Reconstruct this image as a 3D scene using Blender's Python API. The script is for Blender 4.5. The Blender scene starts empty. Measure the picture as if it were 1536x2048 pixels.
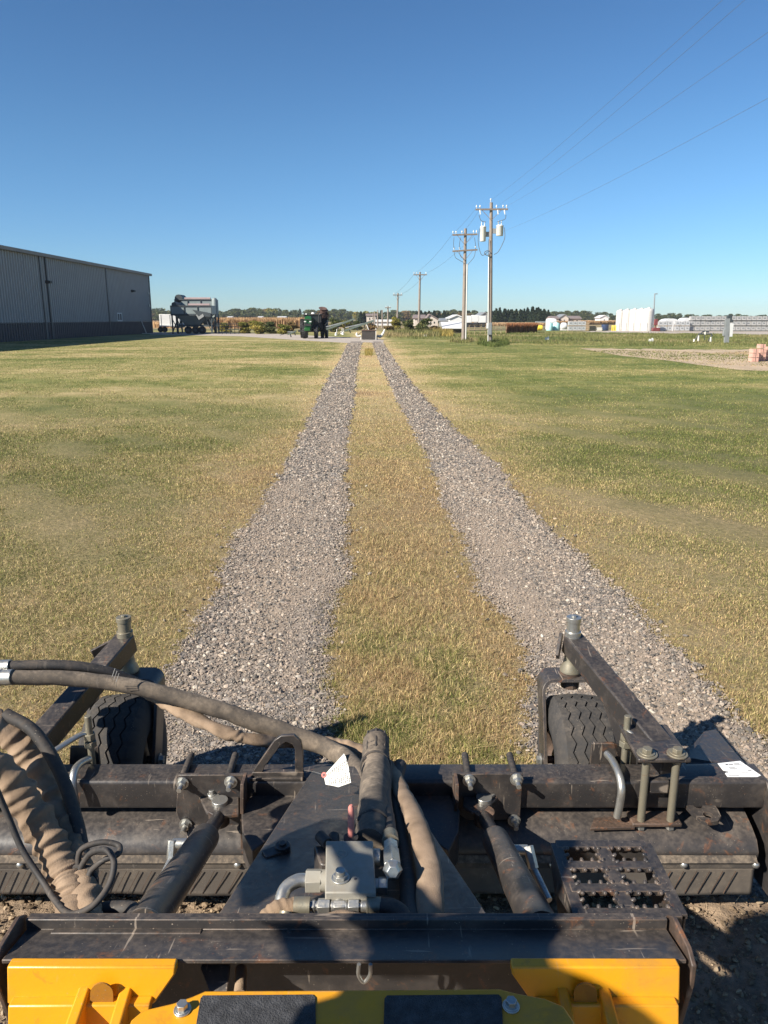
import bpy, math, random
import numpy as np
from mathutils import Vector, Matrix, noise as mnoise
R = math.radians
random.seed(7); rng = np.random.default_rng(7)
SC = bpy.context.scene
COL = SC.collection

# ------------------------------------------------------------ camera
CAMZ, PITCH, FPX = 1.8, math.atan((1024 - 638) / 1538.0), 1538.0
cam = bpy.data.cameras.new('camera'); camo = bpy.data.objects.new('camera', cam); COL.objects.link(camo)
camo.location = (0, 0, CAMZ); camo.rotation_euler = (R(90) - PITCH, 0, 0)
cam.sensor_width = 36; cam.lens = FPX / 2048 * 36; cam.clip_end = 6000; cam.clip_start = 0.05
SC.camera = camo
# ------------------------------------------------------------ sky and sun
SUN = Vector((-1.17, -0.80, 1.0)).normalized()
w = bpy.data.worlds.new('World'); SC.world = w; w.use_nodes = True
nt = w.node_tree; bg = nt.nodes['Background']; sky = nt.nodes.new('ShaderNodeTexSky')
sky.sky_type = 'NISHITA'; sky.sun_disc = False
sky.sun_elevation = math.asin(SUN.z); sky.sun_rotation = math.atan2(SUN.x, SUN.y)
sky.altitude = 400; sky.air_density = 1.0; sky.dust_density = 0.1; sky.ozone_density = 3.5
gm = nt.nodes.new('ShaderNodeGamma'); gm.inputs[1].default_value = 1.20; nt.links.new(sky.outputs[0], gm.inputs[0])
tn = nt.nodes.new('ShaderNodeMix'); tn.data_type = 'RGBA'; tn.blend_type = 'MULTIPLY'; tn.inputs[0].default_value = 1
nt.links.new(gm.outputs[0], tn.inputs[6]); tn.inputs[7].default_value = (.62, .80, .88, 1)
tc = nt.nodes.new('ShaderNodeTexCoord'); sx = nt.nodes.new('ShaderNodeSeparateXYZ'); nt.links.new(tc.outputs['Generated'], sx.inputs[0])
mr = nt.nodes.new('ShaderNodeMapRange'); mr.interpolation_type = 'SMOOTHSTEP'; mr.inputs[1].default_value = .0; mr.inputs[2].default_value = .22; nt.links.new(sx.outputs[2], mr.inputs[0])
hz = nt.nodes.new('ShaderNodeMix'); hz.data_type = 'RGBA'; hz.inputs[6].default_value = (.82, .84, 1.03, 1); hz.inputs[7].default_value = (1, 1, 1, 1); nt.links.new(mr.outputs[0], hz.inputs[0])
t2 = nt.nodes.new('ShaderNodeMix'); t2.data_type = 'RGBA'; t2.blend_type = 'MULTIPLY'; t2.inputs[0].default_value = 1
nt.links.new(tn.outputs[2], t2.inputs[6]); nt.links.new(hz.outputs[2], t2.inputs[7])
nt.links.new(t2.outputs[2], bg.inputs[0]); bg.inputs[1].default_value = 0.050
sl = bpy.data.lights.new('sun', 'SUN'); sl.energy = 4.9; sl.angle = R(0.55); sl.color = (1.0, 0.93, 0.82)
so = bpy.data.objects.new('sun', sl); COL.objects.link(so)
so.rotation_euler = SUN.to_track_quat('Z', 'Y').to_euler()
SC.view_settings.view_transform = 'Standard'; SC.view_settings.look = 'None'
SC.view_settings.exposure = 1.0; SC.view_settings.gamma = 1.0

# ------------------------------------------------------------ helpers
cp, sp = math.cos(PITCH), math.sin(PITCH)
def ray(px, py):
    a = (px - 768) / FPX; b = (py - 1024) / FPX
    return a, cp - sp * b, -(cp * b + sp)
def at(px, py, Y):                      # the point on the pixel's ray at forward distance Y
    a, f, d = ray(px, py); t = Y / f
    return Vector((a * t, Y, CAMZ + d * t))
def gz(px, py, z=0.0):                  # the point on the pixel's ray at height z
    a, f, d = ray(px, py); t = (z - CAMZ) / d
    return Vector((a * t, f * t, z))
def proj(p):
    x, y, z = p[0], p[1], p[2] - CAMZ
    dep = y * cp - z * sp
    return 768 + FPX * x / dep, 1024 + FPX * (-(y * sp) - z * cp) / dep

def wl(o):
    v = Vector((0, 0, 0))
    while o is not None:
        v += o.location; o = o.parent
    return v
def tag(o, label=None, cat=None, group=None, kind=None):
    if label: o['label'] = label
    if cat: o['category'] = cat
    if group: o['group'] = group
    if kind: o['kind'] = kind
    return o
def empty(name, loc, label, cat, group=None):
    o = bpy.data.objects.new(name, None); o.empty_display_size = 0.2
    COL.objects.link(o); o.location = loc
    return tag(o, label, cat, group)
def catmull(pts, n=8):
    P = [Vector(p) for p in pts]
    if len(P) < 3: return P
    P = [P[0] * 2 - P[1]] + P + [P[-1] * 2 - P[-2]]
    out = []
    for i in range(1, len(P) - 2):
        for k in range(n):
            t = k / n
            out.append(0.5 * ((2 * P[i]) + (-P[i-1] + P[i+1]) * t + (2 * P[i-1] - 5 * P[i] + 4 * P[i+1] - P[i+2]) * t * t
                              + (-P[i-1] + 3 * P[i] - 3 * P[i+1] + P[i+2]) * t ** 3))
    out.append(P[-2]); return out

class MB:
    def __init__(s): s.v = []; s.f = []; s.m = []; s.mi = 0
    def add(s, vs, fs):
        b = len(s.v); s.v += [Vector(v) for v in vs]
        s.f += [[b + i for i in f] for f in fs]; s.m += [s.mi] * len(fs)
        return s
    def box(s, c, size, rot=None, taper=None):
        c = Vector(c); hx, hy, hz = [q / 2 for q in size]
        vs = []
        for z in (-hz, hz):
            k = 1 if (taper is None or z < 0) else taper
            for x, y in ((-hx, -hy), (hx, -hy), (hx, hy), (-hx, hy)):
                v = Vector((x * k, y * k, z))
                if rot is not None: v = rot @ v
                vs.append(c + v)
        return s.add(vs, [[3, 2, 1, 0], [4, 5, 6, 7], [0, 1, 5, 4], [1, 2, 6, 5], [2, 3, 7, 6], [3, 0, 4, 7]])
    def bar(s, a, b, wd, th, up=(0, 0, 1)):   # rectangular bar from a to b; wd across, th along up
        a = Vector(a); b = Vector(b); d = (b - a).normalized(); u = Vector(up)
        if abs(d.dot(u)) > .985: u = Vector((0, 1, 0)) if abs(d.y) < .9 else Vector((1, 0, 0))
        sd = d.cross(u).normalized(); u2 = sd.cross(d).normalized()
        vs = []
        for p in (a, b):
            for i, j in ((-1, -1), (1, -1), (1, 1), (-1, 1)):
                vs.append(p + sd * (i * wd / 2) + u2 * (j * th / 2))
        return s.add(vs, [[3, 2, 1, 0], [4, 5, 6, 7], [0, 1, 5, 4], [1, 2, 6, 5], [2, 3, 7, 6], [3, 0, 4, 7]])
    def prism(s, poly, ext):                  # closed planar polygon extruded by the vector ext
        P = [Vector(p) for p in poly]; e = Vector(ext); n = len(P)
        nrm = Vector((0, 0, 0))
        for i in range(n): nrm += P[i].cross(P[(i + 1) % n])
        if nrm.dot(e) < 0: P.reverse()
        vs = P + [p + e for p in P]
        fs = [list(range(n))[::-1], list(range(n, 2 * n))]
        for i in range(n): j = (i + 1) % n; fs.append([i, j, n + j, n + i])
        return s.add(vs, fs)
    def tube(s, pts, r, seg=12, cap=True, wr=0.0, wf=3.0, flat=1.0):
        P = [Vector(p) for p in pts]; n = len(P)
        rs = r if isinstance(r, (list, tuple)) else [r] * n
        if len(rs) != n:
            rs = [float(np.interp(i / (n - 1), np.linspace(0, 1, len(rs)), rs)) for i in range(n)]
        T = [(P[min(i + 1, n - 1)] - P[max(i - 1, 0)]).normalized() for i in range(n)]
        a = Vector((0, 0, 1)) if abs(T[0].z) < 0.9 else Vector((1, 0, 0))
        u = (a - T[0] * a.dot(T[0])).normalized(); vs = []
        for i in range(n):
            u = (u - T[i] * u.dot(T[i])).normalized(); v = T[i].cross(u)
            for k in range(seg):
                an = 2 * math.pi * k / seg
                rr = rs[i]
                if wr:
                    q = P[i] * (wf / max(rs[i], 1e-3)) * 0.3
                    rr *= 1 + wr * (mnoise.noise(q + Vector((math.cos(an) * .9, math.sin(an) * .9, 0))) * 1.6)
                vs.append(P[i] + (u * math.cos(an) * flat + v * math.sin(an)) * rr)
        fs = []
        for i in range(n - 1):
            for k in range(seg):
                k2 = (k + 1) % seg
                fs.append([i * seg + k, i * seg + k2, (i + 1) * seg + k2, (i + 1) * seg + k])
        if cap:
            fs.append(list(range(seg))[::-1]); fs.append([(n - 1) * seg + k for k in range(seg)])
        return s.add(vs, fs)
    def cyl(s, a, b, r, seg=20, r2=None):
        return s.tube([a, b], [r, r if r2 is None else r2], seg)
    def hexb(s, c, ax, r, h):                 # hexagonal head with its washer, foot at c
        ax = Vector(ax).normalized(); c = Vector(c)
        s.cyl(c, c + ax * (h * .22), r * 1.45, 20)
        s.cyl(c + ax * (h * .22), c + ax * h, r, 6, r * .97)
        return s
    def bolt(s, c, ax, r, h, L):              # nut plus protruding threaded end
        ax = Vector(ax).normalized(); c = Vector(c)
        s.hexb(c, ax, r, h)
        s.cyl(c + ax * h, c + ax * (h + L), r * .55, 12)
        return s
    def lathe(s, prof, c, ax=(0, 0, 1), seg=32):   # prof = [(radius, height)]
        ax = Vector(ax).normalized(); c = Vector(c)
        a = Vector((1, 0, 0)) if abs(ax.x) < .9 else Vector((0, 1, 0))
        u = (a - ax * a.dot(ax)).normalized(); v = ax.cross(u); vs = []; n = len(prof)
        for r, h in prof:
            for k in range(seg):
                an = 2 * math.pi * k / seg
                vs.append(c + ax * h + (u * math.cos(an) + v * math.sin(an)) * r)
        fs = []
        for i in range(n - 1):
            for k in range(seg):
                k2 = (k + 1) % seg
                fs.append([i * seg + k, i * seg + k2, (i + 1) * seg + k2, (i + 1) * seg + k])
        fs.append(list(range(seg))[::-1]); fs.append([(n - 1) * seg + k for k in range(seg)])
        return s.add(vs, fs)
    def build(s, name, mat, parent=None, bev=0.0, smooth=40, origin=None):
        o0 = wl(parent) if parent is not None else (Vector(origin) if origin is not None else Vector((0, 0, 0)))
        me = bpy.data.meshes.new(name)
        me.from_pydata([tuple(v - o0) for v in s.v], [], s.f)
        mats = mat if isinstance(mat, (list, tuple)) else [mat]
        for m in mats: me.materials.append(m)
        if len(mats) > 1: me.polygons.foreach_set('material_index', s.m)
        me.update()
        if smooth:
            me.shade_smooth(); me.set_sharp_from_angle(angle=R(smooth))
        o = bpy.data.objects.new(name, me); COL.objects.link(o)
        if parent is not None: o.parent = parent
        else: o.location = o0
        if bev:
            b = o.modifiers.new('bevel', 'BEVEL'); b.width = bev; b.segments = 2; b.limit_method = 'ANGLE'; b.angle_limit = R(40)
        return o

def np_mesh(name, V, F, mat, attrs=None, smooth=False, origin=(0, 0, 0)):
    V = np.asarray(V, dtype=np.float32); F = np.asarray(F, dtype=np.int32); k = F.shape[1]
    me = bpy.data.meshes.new(name)
    me.vertices.add(len(V)); me.vertices.foreach_set('co', V.ravel())
    me.loops.add(F.size); me.loops.foreach_set('vertex_index', F.ravel())
    me.polygons.add(len(F)); me.polygons.foreach_set('loop_start', np.arange(0, F.size, k, dtype=np.int32))
    me.update(calc_edges=True)
    if attrs:
        for an, av in attrs.items():
            a = me.attributes.new(an, 'FLOAT', 'POINT'); a.data.foreach_set('value', np.asarray(av, dtype=np.float32))
    (me.shade_smooth if smooth else me.shade_flat)()
    me.materials.append(mat)
    o = bpy.data.objects.new(name, me); COL.objects.link(o); o.location = origin
    return o

# ------------------------------------------------------------ material nodes
class NT:
    def __init__(s, name):
        s.mat = bpy.data.materials.new(name); s.mat.use_nodes = True
        s.t = s.mat.node_tree; s.b = s.t.nodes['Principled BSDF']; s.out = s.t.nodes['Material Output']
    def n(s, ty, **kw):
        x = s.t.nodes.new(ty)
        for k, v in kw.items(): setattr(x, k, v)
        return x
    def L(s, a, b): s.t.links.new(a, b)
    def put(s, sock, v):
        if isinstance(v, bpy.types.NodeSocket): s.L(v, sock)
        elif isinstance(v, (tuple, list)) and len(v) == 3 and sock.type == 'RGBA': sock.default_value = (*v, 1)
        else: sock.default_value = v
    def math(s, op, a, b=0.0, c=None, clamp=False):
        x = s.n('ShaderNodeMath', operation=op, use_clamp=clamp); s.put(x.inputs[0], a); s.put(x.inputs[1], b)
        if c is not None: s.put(x.inputs[2], c)
        return x.outputs[0]
    def mix(s, f, a, b, mode='MIX'):
        x = s.n('ShaderNodeMix', data_type='RGBA', blend_type=mode)
        s.put(x.inputs[0], f); s.put(x.inputs[6], a); s.put(x.inputs[7], b); return x.outputs[2]
    def coord(s, which='Object'):
        return s.n('ShaderNodeTexCoord').outputs[which]
    def pos(s): return s.n('ShaderNodeNewGeometry').outputs['Position']
    def mapv(s, v, scale=(1, 1, 1), rot=(0, 0, 0)):
        x = s.n('ShaderNodeMapping'); s.L(v, x.inputs[0]); x.inputs['Scale'].default_value = scale; x.inputs['Rotation'].default_value = rot
        return x.outputs[0]
    def noise(s, v, scale, det=4, rough=.55, dist=0.0):
        x = s.n('ShaderNodeTexNoise'); s.L(v, x.inputs['Vector']); x.inputs['Scale'].default_value = scale
        x.inputs['Detail'].default_value = det; x.inputs['Roughness'].default_value = rough; x.inputs['Distortion'].default_value = dist
        return x.outputs[0]
    def voro(s, v, scale, out='Distance', feat='F1'):
        x = s.n('ShaderNodeTexVoronoi', feature=feat); s.L(v, x.inputs['Vector']); x.inputs['Scale'].default_value = scale
        return x.outputs[out]
    def ramp(s, f, stops, interp='LINEAR'):
        x = s.n('ShaderNodeValToRGB'); cr = x.color_ramp; cr.interpolation = interp
        while len(cr.elements) < len(stops): cr.elements.new(0.5)
        for e, (p, c) in zip(cr.elements, stops):
            e.position = p; e.color = (*c, 1) if isinstance(c, tuple) else (c, c, c, 1)
        s.put(x.inputs[0], f); return x.outputs[0]
    def step(s, f, lo, hi):
        x = s.n('ShaderNodeMapRange', interpolation_type='SMOOTHSTEP'); s.put(x.inputs[0], f)
        x.inputs[1].default_value = lo; x.inputs[2].default_value = hi; return x.outputs[0]
    def attr(s, name):
        return s.n('ShaderNodeAttribute', attribute_name=name).outputs['Fac']
    def bump(s, h, strength=.3, dist=.01):
        x = s.n('ShaderNodeBump'); x.inputs['Strength'].default_value = strength; x.inputs['Distance'].default_value = dist
        s.put(x.inputs['Height'], h); s.L(x.outputs[0], s.b.inputs['Normal'])
    def done(s, col, rough=.6, metal=0.0, spec=None):
        s.put(s.b.inputs['Base Color'], col); s.put(s.b.inputs['Roughness'], rough); s.put(s.b.inputs['Metallic'], metal)
        if spec is not None: s.b.inputs['Specular IOR Level'].default_value = spec
        return s.mat

def worn(name, base, dirt=(.16, .12, .085), amt=.5, rough=.5, scale=9.0, rust=0.0, scratch=.3, metal=0.0, topdust=.35, edge=0.0, edgecol=(.17, .12, .085)):
    """painted or bare metal with dust that lies on it, rust blotches and thin scratches"""
    m = NT(name); c = m.coord()
    n1 = m.noise(c, scale, 6, .65); n2 = m.noise(c, scale * 7, 4, .6)
    up = m.n('ShaderNodeSeparateXYZ'); m.L(m.n('ShaderNodeNewGeometry').outputs['Normal'], up.inputs[0])
    upf = m.math('MULTIPLY', m.math('MAXIMUM', up.outputs[2], 0.0), topdust)
    f = m.math('ADD', m.math('MULTIPLY', m.step(n1, .42, .75), amt), m.math('MULTIPLY', upf, m.step(n2, .3, .7)), clamp=True)
    f = m.math('MULTIPLY', f, m.math('ADD', m.math('MULTIPLY', n2, .9), .35), clamp=True)
    col = m.mix(f, base, dirt)
    if rust:
        rf = m.math('MULTIPLY', m.step(m.noise(c, scale * 1.7, 5, .7, .6), .58, .68), rust)
        col = m.mix(rf, col, (.19, .08, .035))
    if scratch:
        sc = m.noise(m.mapv(c, (60, 4, 9), (0.3, .5, .6)), 1.6, 2, .5)
        sc2 = m.noise(m.mapv(c, (6, 70, 9), (0.1, -.4, .2)), 1.3, 2, .5)
        s = m.math('MAXIMUM', m.step(sc, .67, .72), m.step(sc2, .67, .72))
        sp_ = m.step(m.voro(c, 38), .07, .04)
        s = m.math('MAXIMUM', m.math('MULTIPLY', s, .8), m.math('MULTIPLY', sp_, .9))
        s = m.math('MULTIPLY', s, m.step(m.noise(c, 4.3, 2), .42, .6))
        col = m.mix(m.math('MULTIPLY', s, scratch), col, (.34, .28, .22))
    fs_ = m.math('MULTIPLY', m.step(m.voro(c, 130), .16, .08), m.step(m.noise(c, 17, 3), .48, .62))   # grit and dust specks
    col = m.mix(m.math('MULTIPLY', fs_, .75 if topdust > .2 else .25), col, (.30, .25, .19))
    if edge:
        bv = m.n('ShaderNodeBevel', samples=3); bv.inputs['Radius'].default_value = .0035
        dt = m.n('ShaderNodeVectorMath', operation='DOT_PRODUCT'); m.L(bv.outputs[0], dt.inputs[0]); m.L(m.n('ShaderNodeNewGeometry').outputs['Normal'], dt.inputs[1])
        em = m.math('MULTIPLY', m.step(m.math('SUBTRACT', 1.0, dt.outputs['Value']), .006, .06), m.step(m.noise(c, 26, 4, .7), .40, .60))
        col = m.mix(m.math('MULTIPLY', em, edge), col, edgecol)
    m.bump(m.math('ADD', m.math('MULTIPLY', n2, .5), n1), .18, .004)
    return m.done(col, m.math('ADD', m.math('MULTIPLY', f, .5), rough, clamp=True), metal)
def plain(name, col, rough=.6, metal=0.0, var=.25, scale=3.0, bump=0.0):
    m = NT(name); c = m.coord(); n = m.noise(c, scale, 5, .6)
    lo = tuple(x * (1 - var) for x in col); hi = tuple(min(1, x * (1 + var)) for x in col)
    cc = m.ramp(n, [(.3, lo), (.7, hi)])
    if bump: m.bump(m.noise(c, scale * 6, 4), bump, .01)
    return m.done(cc, rough, metal)

M = {}
M['black'] = worn('black_paint', (.028, .026, .026), (.125, .10, .08), .42, .33, 13, .35, .65, edge=.75)
M['blackedge'] = worn('black_paint_rusty_edge', (.05, .036, .028), (.17, .10, .065), .7, .5, 16, .9, .5)
M['plate'] = worn('scuffed_black_plate', (.034, .031, .030), (.145, .115, .09), .48, .36, 10, .5, .85, edge=.8)
M['yellow'] = worn('yellow_paint', (.66, .29, .008), (.32, .16, .05), .40, .34, 9, .25, .3, topdust=.1, edge=.8, edgecol=(.22, .11, .03))
M['zinc'] = worn('zinc_plated_steel', (.50, .50, .47), (.26, .22, .17), .5, .32, 20, .1, .2, metal=.85)
M['goldzinc'] = worn('yellow_zinc_steel', (.27, .25, .19), (.20, .155, .10), .6, .42, 22, .3, .2, metal=.6)
M['manifold'] = worn('aluminium_block', (.27, .255, .215), (.25, .21, .155), .6, .55, 9, .0, .25, metal=.05)
M['rubber'] = worn('hose_rubber', (.022, .021, .021), (.13, .10, .075), .6, .65, 14, 0, .15)
M['sleevebrown'] = worn('dusty_hose_sleeve', (.075, .061, .048), (.28, .22, .16), .85, .85, 11, 0, .2)
M['tyre'] = worn('tyre_rubber', (.028, .027, .027), (.10, .085, .07), .55, .8, 12, 0, .0, topdust=.45)
M['flap'] = worn('rubber_flap', (.075, .062, .050), (.17, .135, .10), .8, .8, 9, 0, .3)
def sleeve():
    m = NT('tan_nylon_sleeve'); c = m.coord()
    n = m.noise(c, 9, 5, .6); wv = m.noise(c, 420, 2, .5)
    col = m.ramp(n, [(.30, (.12, .080, .048)), (.55, (.25, .175, .115)), (.75, (.34, .25, .17))])
    m.bump(m.math('ADD', wv, m.math('MULTIPLY', m.noise(c, 40, 3), 1.5)), .35, .003)
    return m.done(col, .92)
M['sleeve'] = sleeve()
M['grip'] = plain('black_grip_tape', (.04, .04, .042), .95, 0, .5, 60, .6)
M['redloop'] = worn('faded_red_rubber', (.50, .17, .14), (.35, .2, .16), .4, .6, 20, 0, 0)
M['paper'] = plain('paper_tag', (.62, .61, .55), .8, 0, .08, 30)
M['ink'] = plain('ink', (.05, .05, .06), .8, 0, .3, 60)
M['pinkring'] = plain('tag_ring', (.55, .16, .14), .8, 0, .2, 60)
M['label'] = plain('torn_white_label', (.78, .78, .76), .6, 0, .12, 40)
M['yellowmark'] = plain('paint_pen_mark', (.45, .32, .08), .8, 0, .3, 80)

M['shadedrecess'] = worn('shaded_recess_yellow', (.30, .13, .008), (.12, .06, .02), .6, .6, 14, .3, 0)  # shade inside the pin recess put into the colour
M['flapdust'] = worn('dusty_strip', (.045, .038, .032), (.21, .165, .12), .7, .85, 10, 0, .2, topdust=.9)
# ------------------------------------------------------------ the lawn's own colour (world position), shared by soil sheet and blades
def lawn_fac(m):
    p = m.pos(); s = m.n('ShaderNodeSeparateXYZ'); m.L(p, s.inputs[0])
    x, y = s.outputs[0], s.outputs[1]
    u = m.math('ADD', x, m.math('MULTIPLY', y, 0.0215))
    wob = m.math('MULTIPLY', m.math('SUBTRACT', m.noise(m.mapv(p, (.25, .12, 1)), 1.0, 3), .5), 2.6)
    au = m.math('ABSOLUTE', m.math('SUBTRACT', m.math('ADD', u, wob), .05))
    near = m.step(au, 2.7, .9)
    n1 = m.noise(m.mapv(p, (.10, .20, 1)), 1.0, 4, .6)
    n2 = m.noise(p, 1.1, 4, .6)
    n3 = m.noise(m.mapv(p, (.9, .35, 1)), 1.0, 3, .5)
    right = m.math('MULTIPLY', m.math('MULTIPLY', m.step(u, 2.2, 4.5), m.step(y, 5, 11)), -.16)
    mid = m.step(m.math('ABSOLUTE', m.math('SUBTRACT', u, .05)), .75, .35)
    midn = m.math('MULTIPLY', m.math('MULTIPLY', mid, m.math('MULTIPLY', m.step(y, 5.0, 3.9), m.step(m.noise(m.mapv(p, (1, .8, 1)), 1.9, 2), .36, .58))), -.42)
    f = m.math('ADD', m.math('MULTIPLY', near, .33), .11)
    f = m.math('ADD', f, m.math('MULTIPLY', m.math('SUBTRACT', n1, .5), 1.35))
    f = m.math('ADD', f, m.math('MULTIPLY', m.math('SUBTRACT', n2, .5), .62))
    f = m.math('ADD', f, m.math('MULTIPLY', m.math('SUBTRACT', n3, .5), .5))
    f = m.math('ADD', f, right); f = m.math('ADD', f, midn)
    f = m.math('ADD', f, m.math('ADD', m.math('MULTIPLY', m.step(y, 11, 4), .07), .285))
    return p, f
LAWN = [(.06, (.098, .130, .030)), (.26, (.185, .192, .055)), (.46, (.300, .260, .102)), (.68, (.48, .375, .19)), (.90, (.46, .33, .17)), (1.0, (.31, .205, .11))]
def ground_mat():
    m = NT('lawn_soil'); p, f = lawn_fac(m)
    fine = m.noise(p, 22, 5, .7)
    s = m.n('ShaderNodeSeparateXYZ'); m.L(p, s.inputs[0])
    far = m.step(s.outputs[1], 6, 26)
    f2 = m.math('ADD', f, m.math('MULTIPLY', m.math('SUBTRACT', fine, .5), .5))
    lawn = m.ramp(f2, LAWN)
    dirt = m.ramp(fine, [(.3, (.075, .057, .035)), (.7, (.19, .145, .085))])
    col = m.mix(m.math('ADD', m.math('MULTIPLY', far, .58), .32), dirt, lawn)
    # beyond the lawn: stubble and rough pasture
    f3 = m.noise(m.mapv(p, (.01, .05, 1)), 1, 4)
    fld = m.ramp(f3, [(.35, (.30, .20, .11)), (.5, (.24, .19, .10)), (.62, (.13, .13, .055))])
    col = m.mix(m.step(s.outputs[1], 118, 135), col, fld)
    m.bump(m.math('ADD', m.noise(p, 9, 4, .7), fine), .5, .05)
    return m.done(col, .95, 0, .2)
def blade_mat(name='grass_blade'):
    m = NT(name); p, f = lawn_fac(m); v = m.attr('var'); h = m.attr('hue')
    f2 = m.math('ADD', f, m.math('MULTIPLY', m.math('SUBTRACT', h, .5), .80))
    col = m.ramp(f2, LAWN)
    k = m.math('ADD', m.math('MULTIPLY', m.math('MULTIPLY', v, v), 1.45), .60)
    col = m.mix(1.0, col, m.n('ShaderNodeCombineXYZ').outputs[0], 'MULTIPLY') if False else m.mix(1.0, col, _grey(m, k), 'MULTIPLY')
    tr = m.n('ShaderNodeBsdfTranslucent'); m.L(col, tr.inputs[0]); ms = m.n('ShaderNodeMixShader')
    m.done(col, .75, 0, .25)
    ms.inputs[0].default_value = .28; m.L(m.b.outputs[0], ms.inputs[1]); m.L(tr.outputs[0], ms.inputs[2]); m.L(ms.outputs[0], m.out.inputs[0])
    return m.mat
def _grey(m, k):
    c = m.n('ShaderNodeCombineXYZ')
    for i in range(3): m.L(k, c.inputs[i])
    return c.outputs[0]
def weed_mat(name, stops):
    m = NT(name); h = m.attr('hue'); v = m.attr('var'); col = m.ramp(h, stops)
    col = m.mix(1.0, col, _grey(m, m.math('ADD', m.math('MULTIPLY', v, .9), .6)), 'MULTIPLY')
    tr = m.n('ShaderNodeBsdfTranslucent'); m.L(col, tr.inputs[0]); ms = m.n('ShaderNodeMixShader')
    m.done(col, .8, 0, .2); ms.inputs[0].default_value = .25
    m.L(m.b.outputs[0], ms.inputs[1]); m.L(tr.outputs[0], ms.inputs[2]); m.L(ms.outputs[0], m.out.inputs[0])
    return m.mat
def stone_mat():
    m = NT('crushed_stone'); h = m.attr('hue'); v = m.attr('var'); p = m.pos()
    col = m.ramp(h, [(.0, (.085, .076, .067)), (.22, (.145, .130, .113)), (.5, (.235, .200, .165)), (.70, (.32, .25, .195)), (.86, (.38, .31, .24)), (.97, (.46, .41, .34))])
    n = m.noise(p, 160, 3, .6)
    k = m.math('ADD', m.math('MULTIPLY', v, .45), m.math('ADD', m.math('MULTIPLY', n, .3), .52))
    col = m.mix(1.0, col, _grey(m, k), 'MULTIPLY')
    m.bump(n, .3, .003)
    return m.done(col, .85, 0, .3)
def track_mat():
    m = NT('gravel_bed'); p = m.pos()
    s = m.n('ShaderNodeSeparateXYZ'); m.L(p, s.inputs[0])
    vc = m.n('ShaderNodeTexVoronoi'); m.L(p, vc.inputs['Vector']); vc.inputs['Scale'].default_value = 30
    bw = m.n('ShaderNodeSeparateColor'); m.L(vc.outputs['Color'], bw.inputs[0])
    st = m.ramp(bw.outputs[0], [(.0, (.08, .075, .07)), (.3, (.14, .13, .12)), (.6, (.23, .20, .175)), (.95, (.36, .31, .26))])
    edge = m.step(vc.outputs['Distance'], .75, .5)
    st = m.mix(edge, (.13, .11, .095), st)
    dust = m.ramp(m.noise(p, 45, 5, .7), [(.3, (.22, .175, .13)), (.7, (.34, .27, .21))])
    mixf = m.step(m.noise(m.mapv(p, (1.6, .5, 1)), 1.0, 3), .40, .60)
    near = m.step(s.outputs[1], 16, 9)
    col = m.mix(m.math('MULTIPLY', mixf, m.math('ADD', m.math('MULTIPLY', near, .5), .5)), st, dust)
    m.bump(m.math('ADD', m.math('MULTIPLY', vc.outputs['Distance'], -1.0), m.noise(p, 60, 4)), .35, .006)
    return m.done(col, .93, 0, .2)
M['ground'] = ground_mat(); M['blade'] = blade_mat(); M['stone'] = stone_mat(); M['track'] = track_mat()
M['soil'] = plain('turned_soil', (.23, .165, .108), .97, 0, .45, 26, .7)
M['crumb'] = weed_mat('soil_crumb', [(0, (.15, .105, .065)), (.6, (.25, .18, .115)), (1, (.38, .29, .19))])
M['road'] = plain('pale_gravel_road', (.36, .31, .26), .95, 0, .2, 3.0, .3)
M['dirt'] = plain('bare_pink_dirt', (.40, .30, .20), .97, 0, .22, .9, .4)

# ------------------------------------------------------------ ground: one sheet to the horizon, fine where it is near
def axis(vals): return np.array(sorted(set(vals)))
gx = axis(list(np.linspace(-14, 14, 141)) + [s * v for s in (-1, 1) for v in (17, 21, 26, 32, 40, 50, 65, 85, 120, 180, 300, 600, 1200, 2500, 4500)])
gy = axis(list(np.linspace(-4, 26, 151)) + [-4500, -900, -100, -20, -8, 30, 35, 42, 50, 60, 70, 85, 100, 130, 170, 240, 400, 800, 1600, 3000, 4800])
X, Y = np.meshgrid(gx, gy)
U = X + .0215 * Y
Z = .012 * np.sin(X * 1.7 + np.sin(Y * .9)) * np.cos(Y * 1.1 + .6 * X) + .008 * np.sin(X * 4.3 + Y * 3.1)
Z *= np.clip((np.abs(U - .05) - 1.1) / 1.5, 0, 1) * (np.abs(X) < 14) * (Y < 26) * (Y > 2.4)
Vg = np.stack([X.ravel(), Y.ravel(), Z.ravel()], 1); nx = len(gx); ny = len(gy)
i, j = np.meshgrid(np.arange(nx - 1), np.arange(ny - 1)); a = (j * nx + i).ravel()
g = np_mesh('ground', Vg, np.stack([a, a + 1, a + nx + 1, a + nx], 1), M['ground'], smooth=True); tag(g, 'mown lawn turning green and straw coloured', None, None, 'structure')

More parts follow.
